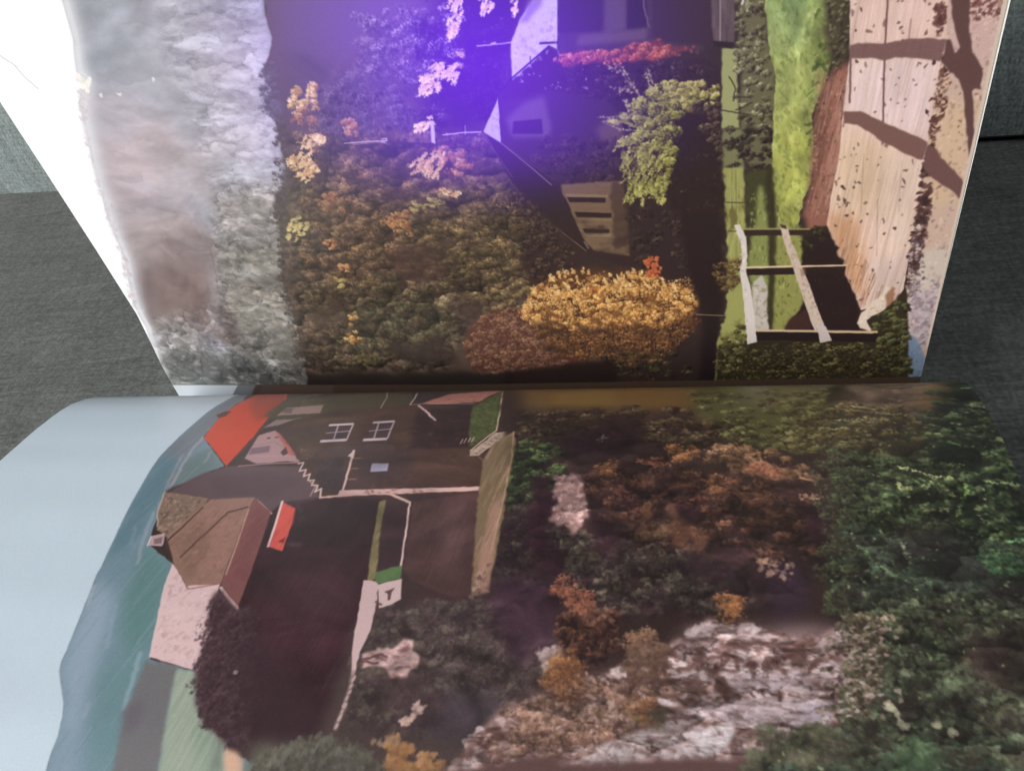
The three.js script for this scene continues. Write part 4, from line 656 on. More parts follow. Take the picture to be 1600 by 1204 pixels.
  fill(g, [594,914,606,922,649,959,713,950,717,974,721,1011,740,1039,738,1057,750,1089,749,1110,647,1093,623,1018,604,962], [214, 184, 184], { rag: 1 });
  dabs(g, [601,928,650,963,710,953,738,1057,745,1105,651,1091], 170, [[228, 202, 200], [186, 152, 152], [172, 136, 136], [200, 164, 164]], { s: [2, 8], asp: [0.3, 0.7], a: [0.12, 0.4] }); line(g, [647,958,656,965,712,950], [140, 92, 88], 2.6, { a: 0.8 });
  line(g, [718,958,742,977,768,995], [214, 182, 178], 6);
  streaks(g, [549,855,596,759,690,752,713,950,649,959], 150, [[112, 80, 70], [168, 130, 116]], { ang: 1.9, av: 0.12, len: [10, 46], w: [0.8, 1.8], a: [0.12, 0.35] }); streaks(g, [690,785,690,752,741,788,769,995,714,950], 90, [[92, 54, 54], [146, 98, 94]], { ang: 1.9, av: 0.1, len: [12, 50], w: [0.8, 1.8], a: [0.12, 0.35] });
  streaks(g, [754,764,955,744,1006,1046,1018,1174,927,1204,772,998], 240, [[34, 20, 24], [86, 60, 68]], { ang: 1.75, av: 0.06, len: [30, 140], w: [0.8, 2.4], a: [0.06, 0.2] }); streaks(g, [1020,751,1142,721,1182,941,1125,943,1043,894], 120, [[50, 32, 32], [104, 78, 74]], { ang: 1.68, av: 0.06, len: [20, 90], w: [0.8, 2.2], a: [0.08, 0.25] });
  // purple brown garden tree
  fill(g, [710,969,720,961,769,998,793,991,864,1152,888,1218,847,1212,801,1186,771,1161,750,1122,736,1057,740,1039,722,1023], [78, 57, 62], { rag: 5, blur: 4 });
  foliage(g, [717,980,773,1001,800,1005,867,1152,867,1214,800,1182,764,1141,741,1056], 220, [[54, 36, 42], [70, 50, 55], [86, 65, 68], [104, 84, 84]], { r: [9, 22], m: 26, s: [1.5, 4], a: [0.15, 0.45], loose: 0.6 });
  dab(g, ...[815,1105], 6, 0.7, 0, [178, 152, 146], 0.9);
  soft([794,1052,851,1048,949,1124,1011,1177,967,1199,888,1212], [58, 40, 46], 16, 0.8); fill(g, [849,1222,873,1223,887,1236,897,1276,880,1295], [206, 168, 144], { rag: 3, blur: 3 });

  // ---- gorge: wooded slopes
  const path = [1178,554,1188,586,1194,658,1196,738,1201,824,1202,877,1200,934,1176,944,1161,854,1142,724,1133,635,1143,595];
  soft([1028,0,1647,0,1826,362,1766,867,1795,972,1635,1024,1358,1018,1217,1019,1180,941,1196,738], [52, 38, 36], 5);
  soft([1030,0,1383,0,1628,359,1610,477,1399,480,1183,462], [110, 84, 46], 14, 0.9); soft([1223,379,1363,378,1371,455,1250,453], [124, 98, 52], 10, 0.6);
  soft([1537,362,1912,0,1794,582,1662,600,1525,500], [82, 80, 50], 16, 0.95); soft([1640,367,1851,0,1743,450,1658,478], [108, 96, 70], 12, 0.7);
  const wood = [[36, 25, 25], [52, 40, 33], [74, 61, 45], [102, 88, 62], [132, 116, 84]], rust = [[38, 24, 25], [60, 40, 36], [88, 58, 48], [120, 82, 64], [150, 108, 84]], moss = [[28, 28, 24], [44, 50, 34], [70, 84, 50], [100, 120, 70], [136, 152, 96]];
  const soften = { a: [0.35, 0.75], s: [2, 5.2], j: 10 };
  foliage(g, [1171,473,1372,465,1550,477,1641,565,1549,601,1431,585,1306,567,1210,605], 90, wood, { r: [12, 24], m: 34, ...soften });
  foliage(g, [1524,385,1826,362,1798,630,1662,600,1549,545], 90, [[48, 40, 30], [72, 68, 42], [98, 94, 58], [124, 120, 76], [150, 146, 100]], { r: [10, 20], m: 28, ...soften });
  foliage(g, [1168,587,1311,604,1287,704,1214,767,1181,723], 60, moss, { r: [10, 20], m: 34, ...soften });
  foliage(g, [1202,767,1289,719,1316,845,1281,969,1216,962], 60, [[40, 26, 32], [50, 38, 38], [66, 58, 52], [92, 84, 70]], { r: [12, 22], m: 28, ...soften });
  foliage(g, [1353,655,1636,664,1766,716,1760,844,1607,853,1392,840], 150, rust, { r: [12, 26], m: 34, ...soften, bias: -0.06 });
  foliage(g, [1311,805,1444,825,1626,852,1622,944,1451,957,1337,930], 120, [[44, 32, 36], [58, 48, 46], [78, 70, 60], [104, 94, 78], [126, 114, 96]], { r: [12, 26], m: 32, ...soften, bias: -0.05 });
  foliage(g, [1549,584,1673,600,1760,689,1657,678,1560,634], 46, [[70, 50, 42], [112, 82, 62], [150, 112, 82], [176, 136, 104]], { r: [8, 16], m: 26, ...soften });
  soft([1281,586,1340,534,1374,494,1433,511,1431,585,1398,624,1349,618,1301,626], [40, 25, 31], 8, 0.92); dabs(g, [1344,567,1374,563,1373,589,1344,589], 16, [[104, 92, 84]], { s: [1.5, 4], a: [0.4, 0.8] });
  soft([1239,689,1268,673,1286,749,1278,807,1320,870,1323,895,1278,885,1242,794], [48, 28, 34], 6, 0.9);
  soft([1351,761,1397,773,1428,826,1404,865,1369,829], [48, 30, 36], 8, 0.8); soft([1494,741,1537,753,1532,780,1506,775], [52, 32, 40], 6, 0.8); soft([1470,668,1504,682,1494,726,1460,698], [52, 34, 38], 8, 0.6);
  soft([1507,834,1628,815,1644,875,1604,923,1527,882], [54, 38, 44], 12, 0.8); soft([1709,732,1760,730,1760,783,1735,821,1706,798], [46, 27, 36], 8, 0.9); soft([1651,850,1703,853,1695,938,1643,958,1633,910], [54, 38, 48], 10, 0.95); soft([1667,677,1760,689,1745,731,1675,720], [58, 38, 38], 8, 0.7);
  // orange crowns, bare rock
  const flame = [[80, 54, 42], [126, 84, 56], [164, 110, 70], [190, 138, 94]], coral = [[88, 56, 48], [132, 82, 64], [166, 104, 80], [188, 134, 108]];
  const tuft = (p, pal, n, r = [7, 13], a = [0.5, 0.9]) => foliage(g, p, Math.round(n * 1.4), pal, { r: [r[0], r[1] * 1.3], m: 26, s: [1.1, 2.8], a: [a[0] * 0.7, a[1] * 0.85], dark: 0.6, bias: 0.04, loose: 1 });
  tuft([1360,654,1370,641,1390,647,1391,667,1366,667], flame, 10); tuft([1479,599,1503,591,1531,605,1524,629,1492,629], flame, 16); tuft([1450,627,1466,623,1469,639,1455,640], coral, 5); tuft([1631,636,1655,642,1660,663,1636,664], coral, 10); tuft([1659,645,1676,645,1675,663,1660,660], coral, 5);
  tuft([1557,689,1592,682,1587,709,1559,713], flame, 8, [7, 12], [0.3, 0.6]); tuft([1442,793,1484,780,1489,807,1449,811], [[90, 70, 54], [124, 100, 76], [146, 120, 92]], 12, [7, 12], [0.3, 0.6]); tuft([1331,674,1371,676,1370,716,1340,714], rust, 14, [9, 16], [0.3, 0.6]);
  line(g, [1710,670,1735,678,1748,686], [176, 136, 104], 4, { rag: 2, a: 0.8 }); dabs(g, [1705,705,1740,701,1736,717,1706,719], 22, [[186, 148, 126], [150, 112, 92]], { s: [2, 4.5] }); dabs(g, [1549,584,1661,609,1659,640,1549,627], 60, [[176, 142, 112], [146, 112, 86]], { s: [1.6, 4.5], asp: [0.3, 0.6], a: [0.3, 0.8] });
  fill(g, [1280,676,1325,674,1338,717,1348,754,1345,789,1332,812,1320,802,1295,785,1283,775,1296,741,1284,719], [164, 130, 126], { rag: 10, step: 8, blur: 2.5, a: 0.8 }); mottle(g, [1271,676,1331,674,1351,754,1335,812,1283,781], { sx: 30, sy: 40, col: [104, 74, 74], thr: 0.1, gain: 3, max: 0.75, z: 105, warp: 1 }); dabs(g, [1280,676,1329,677,1348,754,1334,807,1287,772], 190, [[196, 162, 156], [140, 106, 104], [184, 148, 142], [110, 80, 80]], { s: [2, 6], a: [0.3, 0.7] });
  dabs(g, [1627,840,1685,842,1678,878,1635,875], 60, [[176, 142, 124], [140, 108, 94]], { s: [2, 6], a: [0.3, 0.7] });
  // footpath beside the roofs
  fill(g, path, [122, 102, 78], { rag: 2, blur: 1 }); fill(g, [1189,722,1196,825,1202,934,1177,941,1174,853,1171,769], [168, 128, 112], { rag: 3, blur: 2, a: 0.85 }); streaks(g, path, 90, [[148, 124, 96], [92, 80, 54], [186, 146, 128]], { ang: 1.75, len: [14, 50], w: [1.5, 4], a: [0.15, 0.5] }); line(g, [1178,554,1189,633,1192,753,1192,852], [188, 156, 126], 2.6, { a: 0.7, rag: 1 });
  dabs(g, [1167,911,1194,878,1203,940,1175,948], 40, [[178, 144, 128], [110, 80, 74]], { s: [2, 6], a: [0.3, 0.7] });

  // ---- lower gorge
  soft([992,991,1201,940,1357,1008,1339,1179,1198,1214,1048,1230,991,1179], [74, 60, 58], 8);
  foliage(g, [1033,976,1223,944,1338,1019,1275,1123,1126,1156,1028,1165,1023,1087], 200, [[58, 44, 48], [74, 62, 60], [92, 82, 74], [112, 102, 90]], { r: [12, 26], m: 30, ...soften });
  soft([1205,903,1323,895,1328,1020,1264,1056,1223,996], [68, 46, 57], 12, 0.9); soft([1163,1105,1251,1097,1272,1159,1211,1183,1148,1163], [68, 58, 64], 10, 0.85); soft([1051,1074,1116,1079,1178,1123,1128,1165,1079,1132], [66, 50, 52], 10, 0.6);
  { const pale = [1018,1058,1043,1045,1067,1046,1081,1027,1098,1028,1102,1045,1116,1054,1114,1071,1105,1076,1104,1088,1080,1092,1068,1079,1051,1074,1027,1081]; fill(g, pale, [192, 158, 154], { rag: 4, step: 8, blur: 1.5 }); mottle(g, pale, { sx: 40, sy: 24, col: [120, 86, 86], ridge: 1, thr: 0.4, gain: 3, max: 0.8, z: 103, warp: 0.6, feather: 4 }); mottle(g, pale, { sx: 24, sy: 18, amp: 0.35, z: 104, feather: 4 }); }
  for (const p of [[1022,1066,1052,1055,1062,1059], [1024,1070,1050,1070]]) line(g, p, [90, 58, 62], 4, { rag: 1.5, a: 0.8 });
  dabs(g, [1100,1154,1124,1147,1124,1128,1148,1118,1141,1137,1119,1160], 24, [[170, 140, 132], [190, 162, 152]], { s: [3, 6], a: [0.5, 0.9] });
  soft([888,1213,1016,1191,1048,1230,1071,1335,916,1354], [96, 92, 82], 10, 0.9); foliage(g, [891,1215,1017,1194,1105,1220,950,1342], 80, [[70, 62, 58], [88, 84, 74], [106, 104, 92], [122, 120, 106]], { r: [14, 28], m: 22, s: [3, 7], a: [0.25, 0.55] });
  foliage(g, [1104,1178,1145,1192,1189,1215,1196,1290,1126,1267], 40, [[120, 84, 58], [158, 116, 80], [180, 136, 98]], { r: [8, 16], m: 22, s: [3, 6], a: [0.4, 0.7] }); dabs(g, [1074,1185,1114,1175,1115,1186,1078,1192], 20, [[150, 124, 106]], { s: [2, 5], a: [0.4, 0.7] });
  mottle(g, [1029,964,1233,938,1358,1018,1297,1139,1131,1174,1031,1175,1023,1087], { sx: 60, sy: 46, amp: 0.5, z: 71, warp: 1.2 });
  fill(g, [979,925,1001,926,1010,933,1016,965,1021,1010,1019,1034,1015,1056,1017,1090,1013,1094,1002,1057,990,991], [202, 172, 172], { rag: 1.5 });
  line(g, [1014,1088,1017,1113,1017,1134,1016,1151,1014,1174], [150, 124, 122], 7, { rag: 1.2, a: 0.75, blur: 1.2 }); { const e = [1018,1098,1018,1109,1018,1119,1017,1129,1017,1139,1016,1149,1015,1158,1014,1170]; for (let i = 0; i + 1 < e.length; i += 2) dab(g, e[i], e[i + 1], rr(4, 6.5), 0.6, 1.9, [196, 168, 162], 0.8); }
  fill(g, [1008,933,1024,925,1047,918,1057,957,1044,968,1024,977], [204, 176, 176], { rag: 1 }); fill(g, [1023,945,1040,936,1037,945,1038,960,1034,961,1031,948], [98, 68, 70], { rag: 1.2 }); line(g, [1014,965,1026,970], [96, 68, 70], 3);
  // rocks and white water
  const rocks = [1198,1214,1225,1164,1274,1114,1327,1090,1363,1067,1464,1039,1509,995,1556,954,1602,972,1638,969,1682,981,1728,962,1767,959,1772,1013,1748,1069,1719,1106,1629,1123,1611,1158,1461,1179,1305,1196,1258,1237,1214,1288];
  fill(g, rocks, [156, 126, 118], { rag: 7, blur: 3 });
  soft([1509,995,1611,966,1771,959,1761,1032,1632,1071,1510,1054], [186, 158, 160], 14, 0.8); soft([1466,1077,1617,1035,1751,1042,1718,1114,1595,1135,1511,1109], [196, 170, 172], 14, 0.8); soft([1274,1114,1455,1049,1528,1053,1511,1091,1371,1141], [128, 98, 88], 14, 0.8);
  const rockTone = [[226, 204, 204], [204, 176, 174], [182, 150, 146], [120, 90, 82], [86, 58, 54], [150, 118, 108]];
  dabs(g, rocks, 1500, rockTone, { s: [3, 12], asp: [0.25, 0.7], ang: -0.25, av: 0.5, a: [0.25, 0.75], j: 12 });
  dabs(g, rocks, 700, [[232, 212, 212], [92, 62, 56], [108, 78, 68]], { s: [2, 6], asp: [0.25, 0.6], ang: -0.2, av: 0.5, a: [0.4, 0.8], thr: 0.02, sc: 40 });
  mottle(g, rocks, { sx: 90, sy: 34, col: [216, 196, 198], thr: 0.05, gain: 3.5, max: 0.75, z: 81, warp: 0.6, feather: 10 });
  mottle(g, rocks, { sx: 70, sy: 40, col: [84, 58, 54], ridge: 1, thr: 0.4, gain: 3.5, max: 0.75, z: 84, warp: 0.6, feather: 8, oct: 5 });
  mottle(g, [1275,1123,1362,1058,1492,1037,1564,1049,1528,1107,1372,1158,1266,1178], { sx: 60, sy: 34, col: [104, 72, 60], thr: 0.0, gain: 3, max: 0.75, z: 87, warp: 1.4, feather: 14 });
  mottle(g, rocks, { sx: 26, sy: 16, amp: 0.35, z: 89, warp: 0.6, feather: 8 });
  mottle(g, [1510,1025,1619,996,1760,975,1761,1032,1632,1071,1511,1100], { sx: 44, sy: 30, col: [78, 54, 48], thr: 0.16, gain: 4, max: 0.8, z: 101, warp: 0.8, feather: 10 });
  foliage(g, [1275,1123,1363,1067,1465,1068,1459,1123,1408,1154,1285,1184], 170, [[96, 70, 60], [136, 104, 90], [172, 138, 122], [204, 172, 158]], { r: [5, 14], m: 24, s: [1.3, 3.6], a: [0.3, 0.7], loose: 0.8 });
  for (const [p, c, b] of [[[1573,1039,1617,1028,1652,1032,1658,1059,1624,1072,1581,1057], [222, 204, 208], 3], [[1616,1045,1713,1018,1752,1005,1748,1033,1684,1048,1632,1071], [212, 188, 194], 4], [[1511,1100,1563,1086,1632,1071,1707,1068,1717,1093,1663,1107,1563,1108,1511,1116], [216, 198, 204], 4], [[1400,1164,1459,1132,1511,1118,1596,1114,1562,1155,1461,1176], [222, 206, 208], 4], [[1528,1125,1588,1109,1579,1145,1537,1162], [230, 218, 222], 4], [[1375,1183,1426,1161,1469,1165,1461,1176], [206, 190, 190], 3], [[1674,1076,1716,1067,1717,1093,1663,1103], [206, 190, 202], 4], [[1518,979,1556,960,1565,980,1528,994], [204, 182, 184], 2], [[1294,1031,1309,1022,1334,1016,1332,1050,1314,1062,1300,1059,1310,1046], [204, 178, 176], 1.5], [[1410,1048,1434,1043,1437,1055,1414,1055], [220, 196, 192], 1.5], [[1593,973,1621,960,1625,975,1601,986], [196, 170, 172], 2]]) { fill(g, p, c, { rag: 7, step: 9, blur: b * 0.7, a: 0.7 }); mottle(g, p, { sx: 40, sy: 20, col: [104, 76, 70], ridge: 1, thr: 0.4, gain: 3, max: 0.55, z: 97, warp: 0.6, feather: 5 }); dabs(g, p, 24, [mix(c, [255, 255, 255], 0.3), mix(c, [120, 90, 90], 0.4)], { s: [3, 8], asp: [0.25, 0.6], a: [0.2, 0.5] }); }
  for (const [p, w0, a] of [[[1542,1028,1573,1012,1600,1018,1591,1036,1555,1036], 9, 0.8], [[1609,1019,1613,1043], 6, 0.8], [[1631,1015,1635,1024,1627,1044], 6, 0.7], [[1318,1091,1366,1097,1412,1100], 10, 0.85], [[1465,1066,1501,1057,1537,1050], 6, 0.7], [[1564,1051,1576,1065,1577,1080], 10, 0.8], [[1476,1111,1511,1111,1533,1107], 10, 0.8], [[1635,1015,1648,1016], 12, 0.85], [[1678,1021,1700,1015], 8, 0.7], [[1710,1038,1744,1032,1765,1032], 6, 0.8], [[1646,1106,1671,1107,1699,1106], 5, 0.8], [[1633,1060,1654,1063], 6, 0.8], [[1598,1060,1633,1060], 6, 0.7], [[1468,1139,1477,1151,1473,1164,1486,1156], 4, 0.6], [[1328,1020,1350,1039,1389,1045,1409,1052], 12, 0.6], [[1381,1056,1419,1064,1456,1063], 6, 0.6], [[1491,1017,1509,1005,1537,1005], 7, 0.7]]) { line(g, p, [82, 54, 52], w0 * 0.6, { rag: 5, a: a * 0.8, blur: 1 }); dabs(g, ragged(p, 8, 6, false).concat(p.slice().reverse().length ? [p[0] + 14, p[1] + 14] : []), 10, [[70, 46, 44], [100, 72, 64]], { s: [1.5, 5], asp: [0.3, 0.7], a: [0.4, 0.8] }); }
  soft([1470,1106,1495,1100,1497,1121,1482,1129,1469,1120], [78, 68, 52], 5, 0.9); soft([1445,1108,1467,1104,1469,1122,1448,1122], [110, 98, 66], 5, 0.7);
  pieces(g, rocks, { sx: 110, sy: 40, tone: 0.14, side: 0.14, joint: 0.34, width: 0.09, z: 21, warp: 1, feather: 8 });
  pieces(g, rocks, { sx: 40, sy: 15, tone: 0.08, side: 0.07, joint: 0.12, width: 0.14, z: 22, warp: 1, feather: 8 });
  tuft([1314,908,1327,898,1337,930,1316,927], coral, 12); tuft([1340,933,1367,919,1375,951,1358,977,1346,964], coral, 20); foliage(g, [1331,965,1411,959,1415,1013,1349,1029,1332,999], 50, rust, { r: [9, 18], m: 24, s: [2, 5], a: [0.3, 0.65], bias: 0.06 }); tuft([1432,997,1476,972,1475,998,1444,1009], [[104, 76, 64], [150, 114, 90], [178, 140, 112]], 16, [7, 12], [0.4, 0.7]); foliage(g, [1434,1012,1491,1002,1483,1047,1437,1061], 34, [[84, 62, 54], [120, 92, 78], [150, 120, 102]], { r: [9, 16], m: 22, s: [2, 5], a: [0.3, 0.65] });
  tuft([1564,924,1581,913,1600,917,1594,940,1582,953,1569,939], flame, 16); tuft([1329,1041,1356,1038,1370,1067,1364,1082,1323,1086,1318,1073], flame, 40, [8, 14], [0.35, 0.65]); tuft([1440,1098,1475,1093,1472,1106,1444,1112], flame, 9, [7, 12], [0.3, 0.55]);
  dabs(g, [1385,1103,1457,1087,1441,1116,1388,1130], 46, [[190, 160, 148], [130, 100, 86]], { s: [2, 6], a: [0.3, 0.7] });
  fill(g, [1198,1214,1261,1200,1304,1187,1326,1180,1349,1188,1376,1188,1461,1174,1528,1162,1611,1158,1624,1211,1583,1273,1220,1317], [94, 68, 66], { rag: 3, blur: 3 });

  mottle(g, [1157,472,1550,477,1773,660,1757,867,1622,944,1352,964,1229,973,1191,707], { sx: 70, sy: 54, amp: 0.5, z: 75, warp: 1.3 });
  mottle(g, [1342,671,1636,664,1765,730,1626,852,1391,828], { sx: 60, sy: 46, col: [122, 84, 64], thr: 0.12, gain: 3, max: 0.5, z: 77, warp: 1.3 });
  pieces(g, [1163,498,1550,501,1763,660,1748,868,1622,933,1350,953,1233,938,1203,706], { sx: 70, sy: 48, tone: 0.08, side: 0.14, joint: 0.1, width: 0.3, z: 23, warp: 0.6, feather: 12 });
  // ---- leafy bank on the right
  const bank = [1774,479,1912,0,2162,0,2048,437,2043,564,2047,660,2045,769,2056,951,2045,1122,2039,1217,1590,1272,1619,1157,1662,1111,1719,1106,1761,1032,1768,954,1731,936,1732,845,1760,770,1763,660];
  fill(g, bank, [44, 48, 36], { rag: 8, blur: 3 });
  soft([1912,0,2132,0,1972,481,1871,503,1797,479], [104, 82, 70], 14, 0.8); soft([2045,0,2118,0,1972,481,1930,481], [110, 88, 52], 12, 0.8); soft([2014,358,2056,407,2043,564,1988,544], [30, 38, 28], 10, 0.8);
  const leaf = [[27, 28, 24], [42, 48, 35], [64, 76, 50], [92, 108, 72], [136, 146, 104]], warmLeaf = [[40, 34, 26], [68, 60, 38], [98, 90, 56], [130, 122, 80], [164, 154, 110]], coolLeaf = [[34, 33, 30], [46, 50, 41], [62, 71, 57], [82, 96, 76], [110, 126, 102]];
  foliage(g, [1717,479,1823,456,1962,481,1946,597,1798,630,1695,600], 110, warmLeaf, { r: [10, 20], m: 32, s: [2, 4.6], a: [0.45, 0.85] });
  foliage(g, [1980,404,2048,437,2046,626,2042,680,1899,685,1933,564], 120, leaf, { r: [10, 20], m: 34, s: [2, 5], a: [0.45, 0.9], bias: -0.04 });
  foliage(g, [1770,599,1910,628,2051,680,2035,804,1911,811,1770,769], 170, leaf, { r: [11, 22], m: 34, s: [2, 5.2], a: [0.45, 0.85] });
  foliage(g, [1750,770,2018,805,2021,914,1892,902,1735,903], 150, coolLeaf, { r: [11, 22], m: 32, s: [2, 5.2], a: [0.4, 0.75] });
  foliage(g, [1745,891,2010,894,2008,1010,1883,1021,1755,1014], 150, [[36, 31, 28], [54, 54, 44], [74, 80, 62], [100, 110, 84], [136, 142, 112]], { r: [11, 22], m: 30, s: [2, 5.4], a: [0.35, 0.7] });
  foliage(g, [1747,1015,2008,1010,2031,1124,1642,1166,1727,1105], 220, [[44, 38, 33], [60, 58, 47], [78, 84, 66], [102, 114, 88], [138, 146, 114]], { r: [12, 24], m: 28, s: [2.4, 6], a: [0.3, 0.65] });
  foliage(g, [1612,1125,1711,1107,1736,1156,1695,1252,1583,1266], 80, [[62, 56, 48], [80, 78, 62], [98, 98, 76], [118, 118, 92]], { r: [12, 24], m: 26, s: [2.4, 6], a: [0.3, 0.65] });
  foliage(g, [1642,1166,2045,1122,2042,1210,1636,1259], 120, coolLeaf, { r: [14, 26], m: 24, s: [3, 7], a: [0.3, 0.6] });
  soft([1846,766,1923,756,1959,832,1901,858,1845,827], [48, 44, 44], 12, 0.6); soft([1896,964,1982,937,1993,1011,1926,1035,1887,1003], [60, 46, 44], 14, 0.8); soft([1782,1057,1831,1048,1817,1079,1784,1091], [52, 40, 38], 8, 0.7); soft([1926,597,1999,580,1998,627,1937,642], [28, 30, 26], 7, 0.8); soft([1952,860,2021,856,1999,905,1952,898], [46, 40, 42], 9, 0.7); soft([1860,565,1929,581,1910,628,1841,615], [40, 38, 28], 8, 0.7); soft([1884,813,1962,820,1940,878,1881,871], [52, 52, 50], 12, 0.5);
  foliage(g, [1965,808,2011,829,1997,852,1955,849], 26, [[40, 50, 38], [62, 88, 60], [90, 122, 82], [114, 144, 104]], { r: [8, 18], m: 26, s: [1.3, 3.4], a: [0.3, 0.65], loose: 0.9 });
  foliage(g, [1786,1128,1826,1115,1828,1146,1778,1178], 26, [[56, 66, 50], [78, 98, 70], [100, 124, 92]], { r: [10, 20], m: 26, s: [2, 4.6], a: [0.25, 0.55], loose: 0.9 });
  dabs(g, [1766,933,1838,917,1810,981,1766,994], 60, [[186, 160, 136], [160, 136, 110], [202, 182, 160]], { s: [2, 5], a: [0.4, 0.85], thr: -0.02, sc: 30 }); dabs(g, [1726,1044,1819,1027,1792,1090,1727,1105], 70, [[176, 158, 136], [206, 190, 172]], { s: [2, 5.5], a: [0.3, 0.8], thr: 0, sc: 30 }); dabs(g, [1755,955,1796,962,1775,1049,1742,1052], 40, [[196, 172, 160], [150, 126, 112]], { s: [3, 7], asp: [0.3, 0.6], a: [0.3, 0.7] });
  for (const q of [[1804,1092], [1844,1088], [1857,1094], [1791,1071]]) for (let k = 0; k < 4; k++) dab(g, q[0] + gauss() * 5, q[1] + gauss() * 5, rr(4, 8), 0.7, R() * 3, [190, 186, 156], 0.7);
  // sprays of bright leaflets in rows
  const spray = (p, n, c, s = [1.3, 3], w = 4) => { const L = []; for (let i = 0; i + 3 < p.length; i += 2) L.push(i); for (let k = 0; k < n; k++) { const i = L[Math.floor(R() * L.length)], t = R(); dab(g, lerp(p[i], p[i + 2], t) + gauss() * w, lerp(p[i + 1], p[i + 3], t) + gauss() * w, rr(s[0], s[1]), rr(0.45, 0.9), R() * 3, jit(c, 14), rr(0.6, 0.95)); } };
  for (const [p, n, c] of [[[1873,643,1896,650,1923,662,1951,665], 46, [176, 180, 126]], [[1866,675,1865,691,1887,688], 26, [160, 164, 112]], [[1897,676,1906,690,1917,673], 24, [146, 154, 104]], [[1927,678,1936,692,1945,705], 24, [154, 160, 104]], [[1941,631,1953,636,1971,636], 22, [150, 160, 104]], [[1888,723,1897,735,1909,732], 26, [160, 164, 116]], [[1918,732,1932,731], 12, [156, 160, 116]], [[1940,744,1955,717,1966,693,1966,677], 40, [130, 160, 92]], [[1808,480,1836,484,1873,494,1915,499], 50, [158, 146, 106]], [[1787,515,1814,515,1862,524], 30, [148, 138, 98]], [[1822,466,1843,471,1866,480], 30, [166, 150, 116]], [[2019,464,2039,469,2054,473], 20, [140, 150, 112]], [[2027,392,2049,393], 18, [96, 136, 88]], [[1959,581,1977,590,2005,596,2031,609], 40, [92, 130, 80]], [[1997,671,2025,673,2042,678], 26, [140, 156, 108]], [[1999,749,2023,753,2032,752], 18, [130, 148, 104]], [[2000,790,2023,786], 16, [104, 150, 104]], [[1881,426,1902,443,1914,449], 20, [150, 128, 96]], [[1905,380,1940,382], 14, [140, 122, 100]], [[2038,570,2051,580], 14, [150, 160, 112]], [[1850,797,1851,815,1857,838], 18, [130, 134, 110]], [[1748,789,1743,833,1743,868], 30, [110, 134, 92]], [[1784,806,1806,841,1830,863], 30, [104, 124, 88]]]) spray(p, Math.round(n * 1.4), c);
  pieces(g, bank, { sx: 76, sy: 46, tone: 0.12, side: 0.2, joint: 0.18, width: 0.3, z: 25, warp: 0.6, feather: 10 });
  mottle(g, bank, { sx: 110, sy: 80, amp: 0.6, z: 91, warp: 1.3, feather: 8 });
  mottle(g, [2002,405,2043,564,2045,769,1983,807,1904,711,1922,564], { sx: 60, sy: 34, col: [26, 30, 26], thr: 0.0, gain: 3, max: 0.7, z: 93, warp: 1.2 });
  foliage(g, [1738,599,1804,582,1757,934,1722,936], 110, [[44, 36, 34], [62, 62, 46], [84, 92, 64], [110, 118, 84]], { r: [6, 14], m: 20, s: [1.3, 3.2], a: [0.3, 0.7], loose: 1 });
  foliage(g, [1748,934,1801,930,1772,1067,1727,1105], 90, [[52, 42, 36], [78, 74, 56], [120, 108, 86], [176, 156, 136]], { r: [5, 13], m: 18, s: [1.3, 3.6], a: [0.35, 0.8], loose: 1 });
  dabs(g, [1719,963,1804,941,1791,1047,1728,1096,1688,1100], 260, [[206, 184, 180], [176, 150, 142], [150, 124, 112], [60, 54, 44], [92, 92, 70]], { s: [1.6, 5.5], asp: [0.3, 0.7], ang: -0.4, av: 0.6, a: [0.35, 0.8] });
  dabs(g, bank, 900, [[130, 150, 104], [96, 126, 78], [160, 164, 122], [30, 34, 28]], { s: [1.4, 3.2], a: [0.3, 0.8], thr: 0.02, sc: 50 });
  runOn(printDown, (x) => 1362 - Math.max(0, x - 640) * 0.124, true);
  inkGrain(printDown, 9, 0.9);
}
// ---------------------------------------------------------------- materials
function dataTexture(w, h, f, srgb) {
  const d = new Uint8Array(w * h * 4);
  for (let y = 0; y < h; y++) for (let x = 0; x < w; x++) { const c = f(x, y), o = (y * w + x) * 4; d[o] = clamp(c[0], 0, 255); d[o + 1] = clamp(c[1], 0, 255); d[o + 2] = clamp(c[2], 0, 255); d[o + 3] = 255; }
  const t = new THREE.DataTexture(d, w, h); t.magFilter = THREE.LinearFilter; t.minFilter = THREE.LinearMipmapLinearFilter; t.generateMipmaps = true;
  t.wrapS = t.wrapT = THREE.RepeatWrapping; if (srgb) t.colorSpace = THREE.SRGBColorSpace; t.needsUpdate = true; return t;
}
